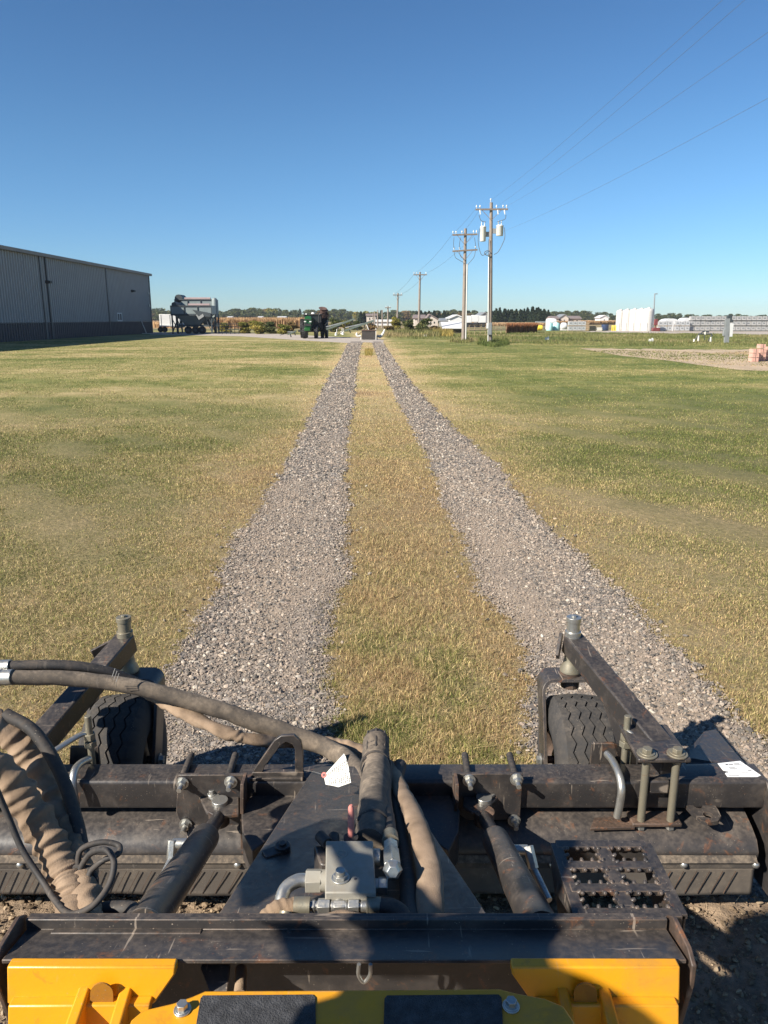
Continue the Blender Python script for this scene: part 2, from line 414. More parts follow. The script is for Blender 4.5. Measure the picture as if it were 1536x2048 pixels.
# ------------------------------------------------------------ the two gravel wheel tracks
LT = [(1720, 150, 655), (1536, 262, 655), (1400, 330, 655), (1300, 365, 662), (1238, 402, 662), (1150, 446, 690), (1060, 482, 692), (1025, 520, 690), (930, 572, 692), (860, 607, 697), (800, 635, 708), (760, 655, 711), (720, 680, 716), (690, 694, 723), (683, 698, 727)]
RT = [(1720, 1085, 1700), (1536, 1075, 1570), (1440, 1070, 1490), (1400, 1066, 1453), (1300, 1056, 1349), (1200, 975, 1251), (1100, 938, 1150), (1040, 905, 1068), (929, 862, 993), (860, 828, 912), (800, 793, 852), (760, 776, 818), (720, 757, 788), (690, 746, 769), (683, 743, 765)]
def track_tab(T):
    return np.array([[gz(0, y).y, gz(l, y).x, gz(r, y).x] for y, l, r in T])
TL, TR = track_tab(LT), track_tab(RT)
def fbm1(y, k, s): return (.6 * np.sin(y * k + s) + .5 * np.sin(y * k * 2.3 + s * 2) + .45 * np.sin(y * k * 5.1 + s * 3) + .4 * np.sin(y * k * 11.7 + s * 5) + .35 * np.sin(y * k * 23.1 + s * 7)) / 2
def edges(T, Y, amp=.07):
    return (np.interp(Y, T[:, 0], T[:, 1]) + amp * fbm1(Y, 3.1, T[0, 1]), np.interp(Y, T[:, 0], T[:, 2]) + amp * fbm1(Y, 2.7, T[0, 2]))
def inside(T, Xp, Yp, mar=0.0):
    l, r = edges(T, Yp); return (Xp > l + mar) & (Xp < r - mar)
for T in (TL, TR):
    ys = np.concatenate([np.linspace(2.06, 20, 500), np.linspace(20.2, T[-1, 0], 200)])
    l, r = edges(T, ys); rows = []
    for k in range(7): rows.append(np.stack([l + (r - l) * k / 6, ys, np.full_like(ys, .009 if 0 < k < 6 else .004)], 1))
    V = np.concatenate(rows); n = len(ys); F = []
    for k in range(6):
        q = np.arange(n - 1) + k * n; F.append(np.stack([q, q + n, q + n + 1, q + 1], 1))
    o = np_mesh('gravel_track', V, np.concatenate(F), M['track'], smooth=True)
    tag(o, 'left gravel wheel track running to the horizon' if T is TL else 'right gravel wheel track with its dusty inner edge', None, None, 'structure')

# ------------------------------------------------------------ scattered stones (solid, faceted, one mesh each band)
t_ = (1 + 5 ** .5) / 2
ICO = np.array([(-1, t_, 0), (1, t_, 0), (-1, -t_, 0), (1, -t_, 0), (0, -1, t_), (0, 1, t_), (0, -1, -t_), (0, 1, -t_), (t_, 0, -1), (t_, 0, 1), (-t_, 0, -1), (-t_, 0, 1)]) / math.sqrt(1 + t_ * t_)
ICF = np.array([(0, 11, 5), (0, 5, 1), (0, 1, 7), (0, 7, 10), (0, 10, 11), (1, 5, 9), (5, 11, 4), (11, 10, 2), (10, 7, 6), (7, 1, 8), (3, 9, 4), (3, 4, 2), (3, 2, 6), (3, 6, 8), (3, 8, 9), (4, 9, 5), (2, 4, 11), (6, 2, 10), (8, 6, 7), (9, 8, 1)])
def stones(name, Xp, Yp, size, mat, sink=.25, hue=None, zb=0.0):
    n = len(Xp); S = size[:, None] * rng.uniform(.62, 1.25, (n, 3)) * np.array([1, 1, .72])
    P = ICO[None] * (1 + rng.uniform(-.28, .28, (n, 12, 1))) * S[:, None, :]
    a = rng.uniform(0, 6.283, n); b = rng.uniform(-.5, .5, n); c, s = np.cos(a), np.sin(a)
    y1 = P[:, :, 1] * np.cos(b)[:, None] - P[:, :, 2] * np.sin(b)[:, None]; z1 = P[:, :, 1] * np.sin(b)[:, None] + P[:, :, 2] * np.cos(b)[:, None]
    x2 = P[:, :, 0] * c[:, None] - y1 * s[:, None]; y2 = P[:, :, 0] * s[:, None] + y1 * c[:, None]
    zz = z1 + (zb + size * sink * rng.uniform(.2, 1.6, n))[:, None]
    V = np.stack([x2 + Xp[:, None], y2 + Yp[:, None], zz], 2).reshape(-1, 3)
    F = (ICF[None] + (np.arange(n) * 12)[:, None, None]).reshape(-1, 3)
    h = rng.uniform(0, 1, n) if hue is None else hue
    return np_mesh(name, V, F, mat, {'hue': np.repeat(h, 12), 'var': np.repeat(rng.uniform(0, 1, n), 12)})
SX, SY, SS = [], [], []
def nz(x, y, k, s=0): return .5 + .25 * (np.sin(x * k * 1.3 + s + 1.7 * np.sin(y * k * .7 + s)) + np.sin(y * k * .9 + 2 * s + 1.3 * np.sin(x * k * 1.1)))
for T in (TL, TR):
    for y0, y1, dens, smin, smax in ((2.08, 4.6, 4600, .004, .0165), (4.6, 7.5, 3300, .005, .0165), (7.5, 12, 1700, .009, .021), (12, 20, 800, .014, .026), (20, 34, 260, .024, .04), (34, 60, 80, .035, .055)):
        wmax = 1.4; n = int((y1 - y0) * wmax * dens); yy = rng.uniform(y0, y1, n); l, r = edges(T, yy)
        tt = rng.normal(.5, .30, n); tt = np.where(rng.random(n) < .8, rng.uniform(-.10, 1.10, n), tt); xx = l + (r - l) * tt
        keep = rng.random(n) < np.abs(r - l) / wmax
        # in places the stones thin out over fine dust: mostly the inner side of the right track
        bare = nz(xx, yy * .45, 3.3, 2.0 if T is TL else .5)
        if T is TR: bare = bare * .35 + np.clip(.95 - tt * 1.35, 0, 1) * np.clip((11 - yy) / 5, .25, 1)
        keep &= rng.random(n) > np.clip((bare - .52) * 2.0, 0, .55)
        dep = np.minimum(xx - l, r - xx) + .05 * (nz(xx, yy, 13, 1) - .5); keep &= rng.random(n) < np.clip((dep + .055) / .13, 0, 1) ** 1.3
        size = smin + (smax - smin) * rng.random(n) ** 2.6
        size = np.where((bare > .6) & (rng.random(n) < .8), np.minimum(size, smin * 1.35), size)
        SX.append(xx[keep]); SY.append(yy[keep]); SS.append(size[keep])
SX, SY, SS = map(np.concatenate, (SX, SY, SS))
o = stones('gravel_stones', SX, SY, SS, M['stone'], zb=.006); tag(o, 'loose grey and pinkish crushed stones on both wheel tracks', None, None, 'stuff')
gX, gY = [], []
for T in (TL, TR):
    n = 34000; yy = 2.08 + 6.5 * rng.random(n) ** 1.35; l, r = edges(T, yy); xx = l + (r - l) * rng.uniform(-.04, 1.04, n); gX.append(xx); gY.append(yy)
gX, gY = np.concatenate(gX), np.concatenate(gY)
o = stones('gravel_grit', gX, gY, .0022 + .0048 * rng.random(len(gX)) ** 1.7 * np.clip(gY / 4, .8, 1.6), M['stone'], zb=.010, hue=rng.uniform(.35, .93, len(gX))); tag(o, 'fine grit and chips between the larger stones', None, None, 'stuff')
n = 700; T_ = [TL if rng.random() < .5 else TR for _ in range(n)]; yy = rng.uniform(2.1, 9, n)
xx = np.array([(edges(T, np.array([y]))[k][0] + (1 if k else -1) * abs(rng.normal(0, .10))) for T, y, k in zip(T_, yy, rng.integers(0, 2, n))])
o = stones('strayed_stones', xx, yy, .004 + .013 * rng.random(n) ** 2, M['stone'], zb=.004); tag(o, 'single stones strayed into the grass beside the tracks', None, None, 'stuff')

# ------------------------------------------------------------ grass blades
def in_poly(pts, x, y):
    P = np.array([tuple(gz(a, b))[:2] for a, b in pts]); ins = np.zeros(len(x), bool)
    for i in range(len(P)):
        (x1, y1), (x2, y2) = P[i], P[(i + 1) % len(P)]; c = (y1 > y) != (y2 > y); ins ^= c & (x < (x2 - x1) * (y - y1) / (y2 - y1 + 1e-9) + x1)
    return ins
NOGRASS = [[(300, 664), (430, 665.5), (560, 668), (700, 675), (758, 677), (768, 681), (765, 686), (742, 685), (728, 684.5), (696, 686), (600, 680.5), (480, 672.5), (300, 669)],
           [(1165, 697), (1290, 699), (1420, 700), (1500, 698), (1700, 700), (1700, 744), (1480, 738), (1400, 728), (1330, 718), (1240, 709)]]
def blades(name, Xp, Yp, h, wd, mat, lean=.5, hue=None, zb=None, segs=2):
    n = len(Xp); a = rng.uniform(0, 6.283, n); la = rng.uniform(0, 6.283, n); ll = np.abs(rng.normal(0, lean, n)) * h
    sx, sy = np.cos(a) * wd / 2, np.sin(a) * wd / 2; lx, ly = np.cos(la) * ll, np.sin(la) * ll
    z0 = np.zeros(n) if zb is None else zb
    hh = h * (1 - .35 * np.clip(ll / h, 0, 1.4) ** 1.2)
    if segs == 1:
        V = np.stack([np.stack([Xp - sx, Yp - sy, z0], 1), np.stack([Xp + sx, Yp + sy, z0], 1), np.stack([Xp + lx, Yp + ly, z0 + hh], 1)], 1).reshape(-1, 3)
        F = np.arange(3 * n).reshape(-1, 3); k = 3
    else:
        mx, my, mz = lx * .35, ly * .35, hh * .58
        V = np.stack([np.stack([Xp - sx, Yp - sy, z0], 1), np.stack([Xp + sx, Yp + sy, z0], 1),
                      np.stack([Xp + mx + sx * .8, Yp + my + sy * .8, z0 + mz], 1), np.stack([Xp + mx - sx * .8, Yp + my - sy * .8, z0 + mz], 1),
                      np.stack([Xp + lx, Yp + ly, z0 + hh], 1)], 1).reshape(-1, 3)
        b = (np.arange(n) * 5)[:, None]
        F = np.concatenate([b + np.array([[0, 1, 2]]), b + np.array([[0, 2, 3]]), b + np.array([[3, 2, 4]])]); k = 5
    hu = rng.uniform(0, 1, n) if hue is None else hue
    return np_mesh(name, V, F, mat, {'hue': np.repeat(hu, k), 'var': np.repeat(rng.uniform(0, 1, n), k)})
def polar(n, r0, r1, half=38):
    r = np.exp(rng.uniform(math.log(r0), math.log(r1), n)); a = rng.uniform(-R(half), R(half), n)
    return r * np.sin(a), r * np.cos(a), r
def lawn(n, r0, r1, segs, hs):
    x, y, r = polar(n, r0, r1)
    dep = np.full(len(x), -1.0)
    for T in (TL, TR): l_, r_ = edges(T, y); dep = np.maximum(dep, np.minimum(x - l_, r_ - x))
    dep = dep + .10 * (nz(x, y, 11, .4) - .5) + .05 * (nz(x, y, 31, 2) - .5)
    k = rng.random(n) < np.where(dep < -.07, 1, np.clip(np.exp(-(dep + .07) / .045), .012, 1))
    for PG in NOGRASS: k &= ~(in_poly(PG, x, y) & (nz(x, y, .9, 2) + .3 * rng.random(len(x)) > (.42 if PG is NOGRASS[1] else -1)))
    k &= ~((y < 2.0)) & (y > 2.04)
    # thinner cover where bare soil shows between tufts
    tuft = nz(x, y, 9.0, 1.1) * .5 + nz(x * 1.7, y * 1.7, 17.0, .3) * .5
    k &= rng.random(n) < np.clip(.35 + tuft * 1.1, .3, 1)
    x, y, r, tuft = x[k], y[k], r[k], tuft[k]
    u = x + .0215 * y
    h = hs * rng.uniform(.45, 1.2, len(x)) * (.7 + .6 * tuft)
    # taller tuft on the middle strip near the machine
    md = (np.abs(u - .1) < .42) & (y < 6.5)
    h = np.where(md, h * (1.25 + .5 * nz(x, y, 4, 2)), h)
    return x, y, r, h
NB = globals().get('NBL', 1.0)
x, y, r, h = lawn(int(760000 * NB), 2.2, 14, 2, .025)
o = blades('lawn_grass', x, y, h, .0013 + r * .00036, M['blade'], 1.15); tag(o, 'mown straw and green grass blades of the near lawn', None, None, 'stuff')
x, y, r, h = lawn(26000, 2.2, 11, 2, .030)
o = blades('cut_straw', x, y, h * .6, .0012 + r * .00030, M['blade'], 3.2, hue=rng.uniform(.65, 1.25, len(x)), zb=np.full(len(x), .012)); tag(o, 'dry cut straw bits lying on the lawn', None, None, 'stuff')
x, y, r, h = lawn(9000, 2.4, 14, 2, .060); kq = nz(x, y, 2.3, 5) > .66
o = blades('grass_tufts', x[kq], y[kq], h[kq], .0018 + r[kq] * .00035, M['blade'], .6, hue=rng.uniform(.0, .5, kq.sum())); tag(o, 'taller uncut tufts scattered in the lawn', None, None, 'stuff')
x, y, r, h = lawn(int(720000 * NB), 8, 75, 1, .030)
kk = y < 66
o = blades('lawn_grass', x[kk], y[kk], h[kk], .0018 + r[kk] * .00046, M['blade'], .6, segs=1); tag(o, 'mown grass of the lawn farther off', None, None, 'stuff')

# ------------------------------------------------------------ soil the rake has turned, under and behind it
gx2 = np.linspace(-2.2, 2.2, 260); gy2 = np.linspace(-1.2, 2.075, 190); X, Y = np.meshgrid(gx2, gy2)
Z = .022 + .010 * nz(X, Y, 23, 1) + .010 * nz(X, Y, 61, 2.2) * nz(X, Y, 11, 4) + rng.normal(0, .003, X.shape)
Z = np.where((Y > 2.06), .004, Z)
nx, ny = len(gx2), len(gy2); i, j = np.meshgrid(np.arange(nx - 1), np.arange(ny - 1)); a = (j * nx + i).ravel()
o = np_mesh('turned_soil', np.stack([X.ravel(), Y.ravel(), Z.ravel()], 1), np.stack([a, a + 1, a + nx + 1, a + nx], 1), M['soil'], smooth=True)
tag(o, 'brown soil freshly turned behind the rake', None, None, 'structure')
n = 26000; xx = rng.uniform(-2, 2, n); yy = rng.uniform(.6, 2.06, n)
o = stones('soil_crumbs', xx, yy, .0022 + .010 * rng.random(n) ** 4, M['crumb'], zb=.034); tag(o, 'crumbs and pebbles lying on the turned soil', None, None, 'stuff')
n = 1500; xx = rng.uniform(-2, 2, n); yy = rng.uniform(.8, 2.06, n)
o = blades('torn_grass', xx, yy, rng.uniform(.01, .04, n), np.full(n, .002), M['crumb'], 1.6, zb=np.full(n, .035), hue=rng.uniform(.7, 1, n)); tag(o, 'torn straw bits on the turned soil', None, None, 'stuff')

# ------------------------------------------------------------ farm road, dirt yard
def sheet(name, pix, z, mat, label, jit=.0):
    P = [gz(a, b, z) for a, b in pix]; m = MB(); m.add(P, [list(range(len(P)))])
    me = m.build(name, mat, smooth=0); tag(me, label, None, None, 'structure'); return me
sheet('farm_road', [(300, 664), (430, 665.5), (560, 668), (700, 675), (758, 677), (768, 681), (765, 686), (742, 685), (728, 684.5), (696, 686), (600, 680.5), (480, 672.5), (300, 669)], .008, M['road'], 'pale gravel road crossing past the tractor and wagon')
def blobsheet(name, pix, z, mat, label, seed):
    P = []
    n = len(pix)
    for i in range(n):
        a = Vector((*pix[i], 0)); b = Vector((*pix[(i + 1) % n], 0))
        for k in range(8):
            q = a.lerp(b, k / 8); w_ = mnoise.noise(Vector((q.x * .05 + seed, q.y * .2, 0)))
            P.append(gz(q.x + w_ * 14, q.y + w_ * 2.2, z))
    m = MB(); m.add(P, [list(range(len(P)))]); return tag(m.build(name, mat, smooth=0), label, None, None, 'structure')
blobsheet('dirt_yard', [(1160, 697), (1290, 698), (1420, 699), (1500, 697), (1700, 699), (1700, 746), (1480, 740), (1400, 730), (1330, 720), (1240, 711)], .008, M['dirt'], 'bare pinkish dirt patch before the brick pallets', 3)
blobsheet('gravel_yard', [(1150, 662.5), (1300, 661.6), (1536, 662.0), (1800, 662), (1800, 672), (1530, 669), (1400, 667), (1300, 666), (1180, 664)], .010, M['road'], 'pale gravel yard in front of the tanks and totes', 9)
M['weed'] = weed_mat('rough_weeds', [(0, (.075, .105, .028)), (.45, (.16, .165, .055)), (.75, (.30, .24, .12)), (1, (.42, .29, .19))])
M['yweed'] = weed_mat('yellow_weeds', [(0, (.12, .13, .03)), (.5, (.32, .24, .07)), (1, (.46, .32, .11))])
def weeds(n, pts, h0, h1, mat, label, name='rough_weeds', wd=.05, lean=.45, huef=None, base=0.0):
    """tall weeds over a ground polygon given as photo corners"""
    P = np.array([tuple(gz(a, b))[:2] for a, b in pts]); lo, hi = P.min(0), P.max(0)
    x = rng.uniform(lo[0], hi[0], n); y = rng.uniform(lo[1], hi[1], n)
    ins = np.zeros(n, bool); m = len(P)
    for i in range(m):
        (x1, y1), (x2, y2) = P[i], P[(i + 1) % m]
        c = (y1 > y) != (y2 > y); xs = (x2 - x1) * (y - y1) / (y2 - y1 + 1e-9) + x1; ins ^= c & (x < xs)
    x, y = x[ins], y[ins]; q = nz(x, y, .55, h0 * 9) * .6 + nz(x, y, 1.7, 2) * .4
    h = (h0 + (h1 - h0) * q) * rng.uniform(.5, 1.15, len(x)); hue = np.clip(nz(x, y, .35, 3.1) * .75 + rng.uniform(-.1, .35, len(x)), 0, 1)
    if huef: hue = huef(hue)
    o = blades(name, x, y, h, wd * rng.uniform(.5, 1.3, len(x)), mat, lean, hue=hue, segs=2); return tag(o, label, None, None, 'stuff')
weeds(52000, [(770, 676), (930, 682), (1090, 690), (1300, 693), (1536, 691), (1700, 692), (1700, 671), (1536, 670), (1300, 667), (1080, 665), (900, 665), (770, 664)], .05, .36, M['weed'], 'rough green and tan weeds of the ditch bank on the right', wd=.035, lean=.7, huef=lambda h: h * .85)
weeds(9000, [(1170, 702), (1290, 700), (1420, 706), (1536, 703), (1536, 735), (1400, 728), (1300, 716)], .02, .09, M['weed'], 'sparse weeds over the bare dirt patch')
weeds(3500, [(900, 684), (925, 687), (945, 684), (945, 678), (905, 677)], .15, .45, M['weed'], 'weeds round the foot of the double crossarm pole', wd=.04)
weeds(6000, [(955, 690), (985, 695), (1020, 690), (1015, 680), (960, 679)], .15, .5, M['weed'], 'dark weeds round the foot of the transformer pole', wd=.04, huef=lambda h: h * .5)
weeds(5000, [(866, 672), (905, 674), (905, 666), (868, 664)], .4, 1.0, M['yweed'], 'tall yellow weeds beside the white roofed shed', wd=.05)
weeds(9000, [(765, 674), (880, 674), (880, 664), (770, 664)], .3, .9, M['weed'], 'tan weeds along the foot of the far poles', wd=.06, huef=lambda h: h * .5 + .3)
weeds(700, [(730, 712), (744, 712), (746, 700), (730, 700)], .10, .26, M['yweed'], 'tuft of dry grass standing on the middle strip', wd=.02)
M['corn'] = weed_mat('dry_corn', [(0, (.28, .17, .085)), (.5, (.42, .27, .14)), (1, (.55, .38, .21))])
M['rust'] = weed_mat('rust_sorghum', [(0, (.17, .07, .03)), (.5, (.30, .13, .06)), (1, (.40, .21, .11))])
# ============================================================ BACKGROUND
M['wall'] = plain('grey_ribbed_steel', (.29, .29, .30), .45, .3, .06, .6)
M['wains'] = plain('dark_wainscot', (.070, .060, .068), .5, .1, .1, .6)
M['trim'] = plain('dark_trim', (.055, .055, .06), .5, 0, .15, 2)
M['eave'] = plain('brown_grey_eave', (.20, .18, .16), .6, 0, .15, 1)
M['roof'] = plain('roof_steel', (.30, .30, .31), .45, .3, .08, .5)
M['white'] = plain('white_paint', (.60, .60, .59), .5, 0, .06, 1.5)
M['offwhite'] = plain('off_white', (.62, .60, .55), .6, 0, .1, 1.5)
M['tank'] = plain('white_poly_tank', (.52, .50, .47), .45, 0, .04, .8)
M['glass'] = plain('dark_glass', (.02, .025, .03), .08, 0, .1)
M['wood'] = worn('weathered_pole_wood', (.26, .215, .18), (.15, .12, .10), .7, .9, 3.0, 0, 0, topdust=0)
M['xarm'] = worn('crossarm_wood', (.20, .16, .13), (.11, .09, .08), .6, .9, 5, 0, 0, topdust=0)
M['cable'] = plain('black_cable', (.10, .11, .12), .6)
M['ceramic'] = plain('grey_insulator', (.60, .62, .62), .25)
M['trafo'] = plain('pale_transformer_paint', (.58, .57, .53), .45, 0, .06, 2)
M['steelgrey'] = plain('galvanised_grey', (.30, .31, .31), .5, .4, .12, 2)
M['bin'] = plain('blue_grey_bin_paint', (.19, .225, .225), .5, 0, .12, .8)
M['bindark'] = plain('dark_bin_steel', (.045, .055, .06), .5, 0, .15, 1)
M['tarp'] = plain('faded_red_tarp', (.27, .20, .195), .8, 0, .15, 1)
M['green'] = plain('tractor_green', (.012, .085, .018), .3, 0, .1, 2)
M['tblack'] = plain('tractor_black', (.02, .02, .02), .6, 0, .2, 3)
M['ywheel'] = plain('yellow_wheel', (.55, .40, .03), .5)
M['boom'] = plain('grey_green_boom', (.10, .125, .105), .6, 0, .15, 2)
M['rustred'] = plain('rusty_red_steel', (.105, .062, .048), .8, 0, .3, 3)
M['teal'] = plain('pale_teal_tank', (.40, .68, .66), .45, 0, .05, 1)
M['ypaint'] = plain('safety_yellow', (.70, .50, .05), .5)
M['redm'] = plain('dark_red_machine', (.16, .04, .04), .5)
M['pallet'] = plain('pallet_wood', (.33, .24, .15), .9, 0, .25, 6)
M['brickp'] = plain('pink_block', (.56, .33, .26), .9, 0, .15, 5)
M['housew'] = plain('beige_siding', (.50, .44, .38), .8, 0, .1, 1)
M['shingle'] = plain('brown_shingle', (.19, .15, .14), .9, 0, .15, 1)
M['conc'] = plain('concrete', (.45, .43, .40), .9, 0, .1, 2)
M['purp'] = plain('pale_cage_tote', (.70, .70, .72), .5, 0, .08, 2)
M['bark'] = plain('bark', (.10, .08, .06), .95)
M['blueb'] = plain('dark_blue_drum', (.03, .05, .11), .5)
def leafm(name, stops): return weed_mat(name, stops)
M['leafd'] = leafm('dark_foliage', [(0, (.040, .058, .020)), (.5, (.080, .098, .034)), (1, (.16, .15, .055))])
M['leafo'] = leafm('autumn_foliage', [(0, (.10, .085, .035)), (.5, (.20, .14, .06)), (1, (.32, .20, .09))])
M['leafy'] = leafm('yellow_green_foliage', [(0, (.085, .10, .022)), (.5, (.21, .20, .045)), (1, (.38, .29, .08))])
M['needle'] = leafm('conifer_foliage', [(0, (.014, .026, .012)), (.5, (.028, .043, .020)), (1, (.06, .075, .034))])

# ---- warehouse on the left
F0, N0 = gz(304, 666.2), gz(0, 684.4)
dv = (F0 - N0).normalized(); inn = Vector((-dv.y, dv.x, 0))
if inn.x > 0: inn = -inn
Ls = (F0 - N0).length; L0 = -26.0
EH = at(302, 549, F0.y).z
wh = empty('warehouse', F0, 'long grey ribbed steel warehouse with dark wainscot along the left side', 'warehouse')
def W(s, off, z): p = N0 + dv * s - inn * off; return Vector((p.x, p.y, z))     # s along the wall, off outward
def ribbed(s0, s1, z0, z1, off=0.0, pitch=.46, rib=.10):
    m = MB(); prof = []; s = s0
    while s < s1 - 1e-6:
        for ds, dd in ((0, 0), (pitch * .62, 0), (pitch * .72, rib), (pitch * .88, rib)): 
            if s + ds < s1: prof.append((s + ds, dd))
        s += pitch
    prof.append((s1, 0)); vs = []
    for s_, d_ in prof: vs += [W(s_, off + d_, z0), W(s_, off + d_, z1)]
    m.add(vs, [[2 * i, 2 * i + 2, 2 * i + 3, 2 * i + 1] for i in range(len(prof) - 1)]); return m
ribbed(L0, Ls, 1.5, EH).build('wall', M['wall'], wh, smooth=0)
ribbed(L0, Ls, 0, 1.47, .01).build('wainscot', M['wains'], wh, smooth=0)
m = MB(); m.bar(W(L0, .05, 1.49), W(Ls, .05, 1.49), .08, .10); m.build('base_trim', M['trim'], wh)
m = MB(); m.prism([W(Ls, .02, 0), W(Ls, -30, 0), W(Ls, -30, EH), W(Ls, -15, EH + 1.6), W(Ls, .02, EH)], -dv * .2); m.build('end_wall', M['wall'], wh)
m = MB(); m.prism([W(L0, .02, 0), W(L0, -30, 0), W(L0, -30, EH), W(L0, -15, EH + 1.6), W(L0, .02, EH)], dv * .2); m.build('end_wall', M['wall'], wh)
m = MB(); m.prism([W(L0 - .3, .35, EH + .12), W(L0 - .3, -15, EH + 1.72), W(L0 - .3, -30.4, EH + .12), W(L0 - .3, -30.4, EH), W(L0 - .3, -15, EH + 1.6), W(L0 - .3, .35, EH)], dv * (Ls - L0 + .7)); m.build('roof', M['roof'], wh)
m = MB(); m.bar(W(L0 - .3, .30, EH - .05), W(Ls + .45, .30, EH - .05), .22, .26); m.build('gutter', M['eave'], wh)
m = MB(); m.bar(W(Ls, .06, 0), W(Ls, .06, EH - .15), .16, .25); m.build('corner_trim', M['trim'], wh)
def wall_s(px, z):       # distance along the wall under photo column px
    a, f, d = ray(px, 638); th = Vector((a, f, 0)); 
    # solve N0 + dv*s = t*th
    det = dv.x * -th.y + th.x * dv.y; s = (-N0.x * -th.y + th.x * -N0.y) / det; return s
for px in (88, 100, 217):
    s_ = wall_s(px, 5); m = MB(); m.bar(W(s_, .10, 0), W(s_, .10, EH - .15), .14, .24); m.build('downspout', M['trim'], wh)
def lampw(px, py):
    s_ = wall_s(px, 0); z_ = at(px, py, W(s_, .3, 0).y).z; m = MB(); m.box(W(s_, .22, z_), (.45, .5, .22)); m.box(W(s_, .08, z_), (.2, .3, .3)); m.build('wall_lamp', M['tblack'], wh, .02)
lampw(100, 564); lampw(267, 582)
s0_, s1_ = wall_s(233.5, 0), wall_s(243, 0); zt_w = at(238, 625.5, W(s0_, 0, 0).y).z
fr = MB()
for a, b, c_, d_ in ((s0_, s1_, zt_w - .12, zt_w), (s0_, s1_, 1.55, 1.67), (s0_, s0_ + .12, 1.67, zt_w - .12), (s1_ - .12, s1_, 1.67, zt_w - .12), ((s0_ + s1_) / 2 - .08, (s0_ + s1_) / 2 + .08, 1.67, zt_w - .12)):
    fr.prism([W(a, .05, c_), W(b, .05, c_), W(b, .05, d_), W(a, .05, d_)], -inn * .06)
win = fr.build('window', M['white'], wh)
m = MB(); m.prism([W(s0_ + .1, .055, 1.65), W(s1_ - .1, .055, 1.65), W(s1_ - .1, .055, zt_w - .1), W(s0_ + .1, .055, zt_w - .1)], -inn * .02); m.build('pane', M['glass'], win)
p = at(172, 522, W(wall_s(172, 0), -6, 0).y); m = MB(); vp = W(wall_s(176, 0), -5, EH); zt_v = at(172, 508, vp.y).z
m.cyl(vp, (vp.x, vp.y, zt_v - .2), .09, 12); m.cyl((vp.x, vp.y, zt_v - .22), (vp.x, vp.y, zt_v), .17, 14, .1); m.build('vent_pipe', M['white'], wh)
for z_, h_ in ((5.0, .25), (3.5, .3)): m = MB(); m.box(W(Ls - .7, .12, z_), (.12, .5, h_)); m.build('junction_box', M['steelgrey'], wh)
b = gz(293, 667.5); m = MB(); m.cyl(b + Vector((-.55, 0, 0)), b + Vector((.6, 0, 0)), .07, 8); m.cyl(b + Vector((0, 0, .05)), b + Vector((-.35, 0, 1.05)), .06, 8); m.cyl(b + Vector((-.35, 0, 1.0)), b + Vector((-.6, 0, 1.9)), .04, 8)
tag(m.build('jack_stand', M['offwhite'], None, origin=b), 'white prop stand leaning near the warehouse corner', 'stand')

# ---- white trailer between warehouse and bins
b = gz(330, 664.5); Yt = b.y; xa, xb = at(310, 650, Yt).x, at(352, 650, Yt).x; zt1 = at(325, 628.5, Yt).z
t = empty('box_trailer', ((xa + xb) / 2, Yt, 0), 'white enclosed trailer between the warehouse corner and the grey hopper bins', 'trailer')
m = MB(); m.box(((xa + xb) / 2 + .6, Yt + 1.6, (.75 + zt1) / 2), (xb - xa - .1, 3.2, zt1 - .75)); m.build('box_body', M['white'], t, .04)
m = MB()
for f_ in (.10, .52, .80): m = MB(); m.box((xa + (xb - xa) * f_ + .6, Yt - .02, (.8 + zt1) / 2), (.05, .04, zt1 - .9)); m.build('door_seam', M['steelgrey'], t)
m = MB(); m.box(((xa + xb) / 2 + 2.4, Yt - .15, .85), (xb - xa + 3.6, .2, .16)); m.build('trailer_frame', M['white'], t)
for f_ in (.25, .45):
    m = MB(); m.cyl((xa + (xb - xa) * f_, Yt - .1, .38), (xa + (xb - xa) * f_, Yt + .2, .38), .38, 20); m.build('wheel', M['tblack'], t)
m = MB(); m.lathe([(.0, -.55), (.22, -.45), (.28, -.2), (.28, .2), (.22, .45), (.02, .55)], at(363, 651, Yt - 2), (1, 0, 0), 16)
tag(m.build('propane_tank', M['white'], None, origin=gz(363, 663)), 'small white propane cylinder on the trailer tongue', 'propane tank')

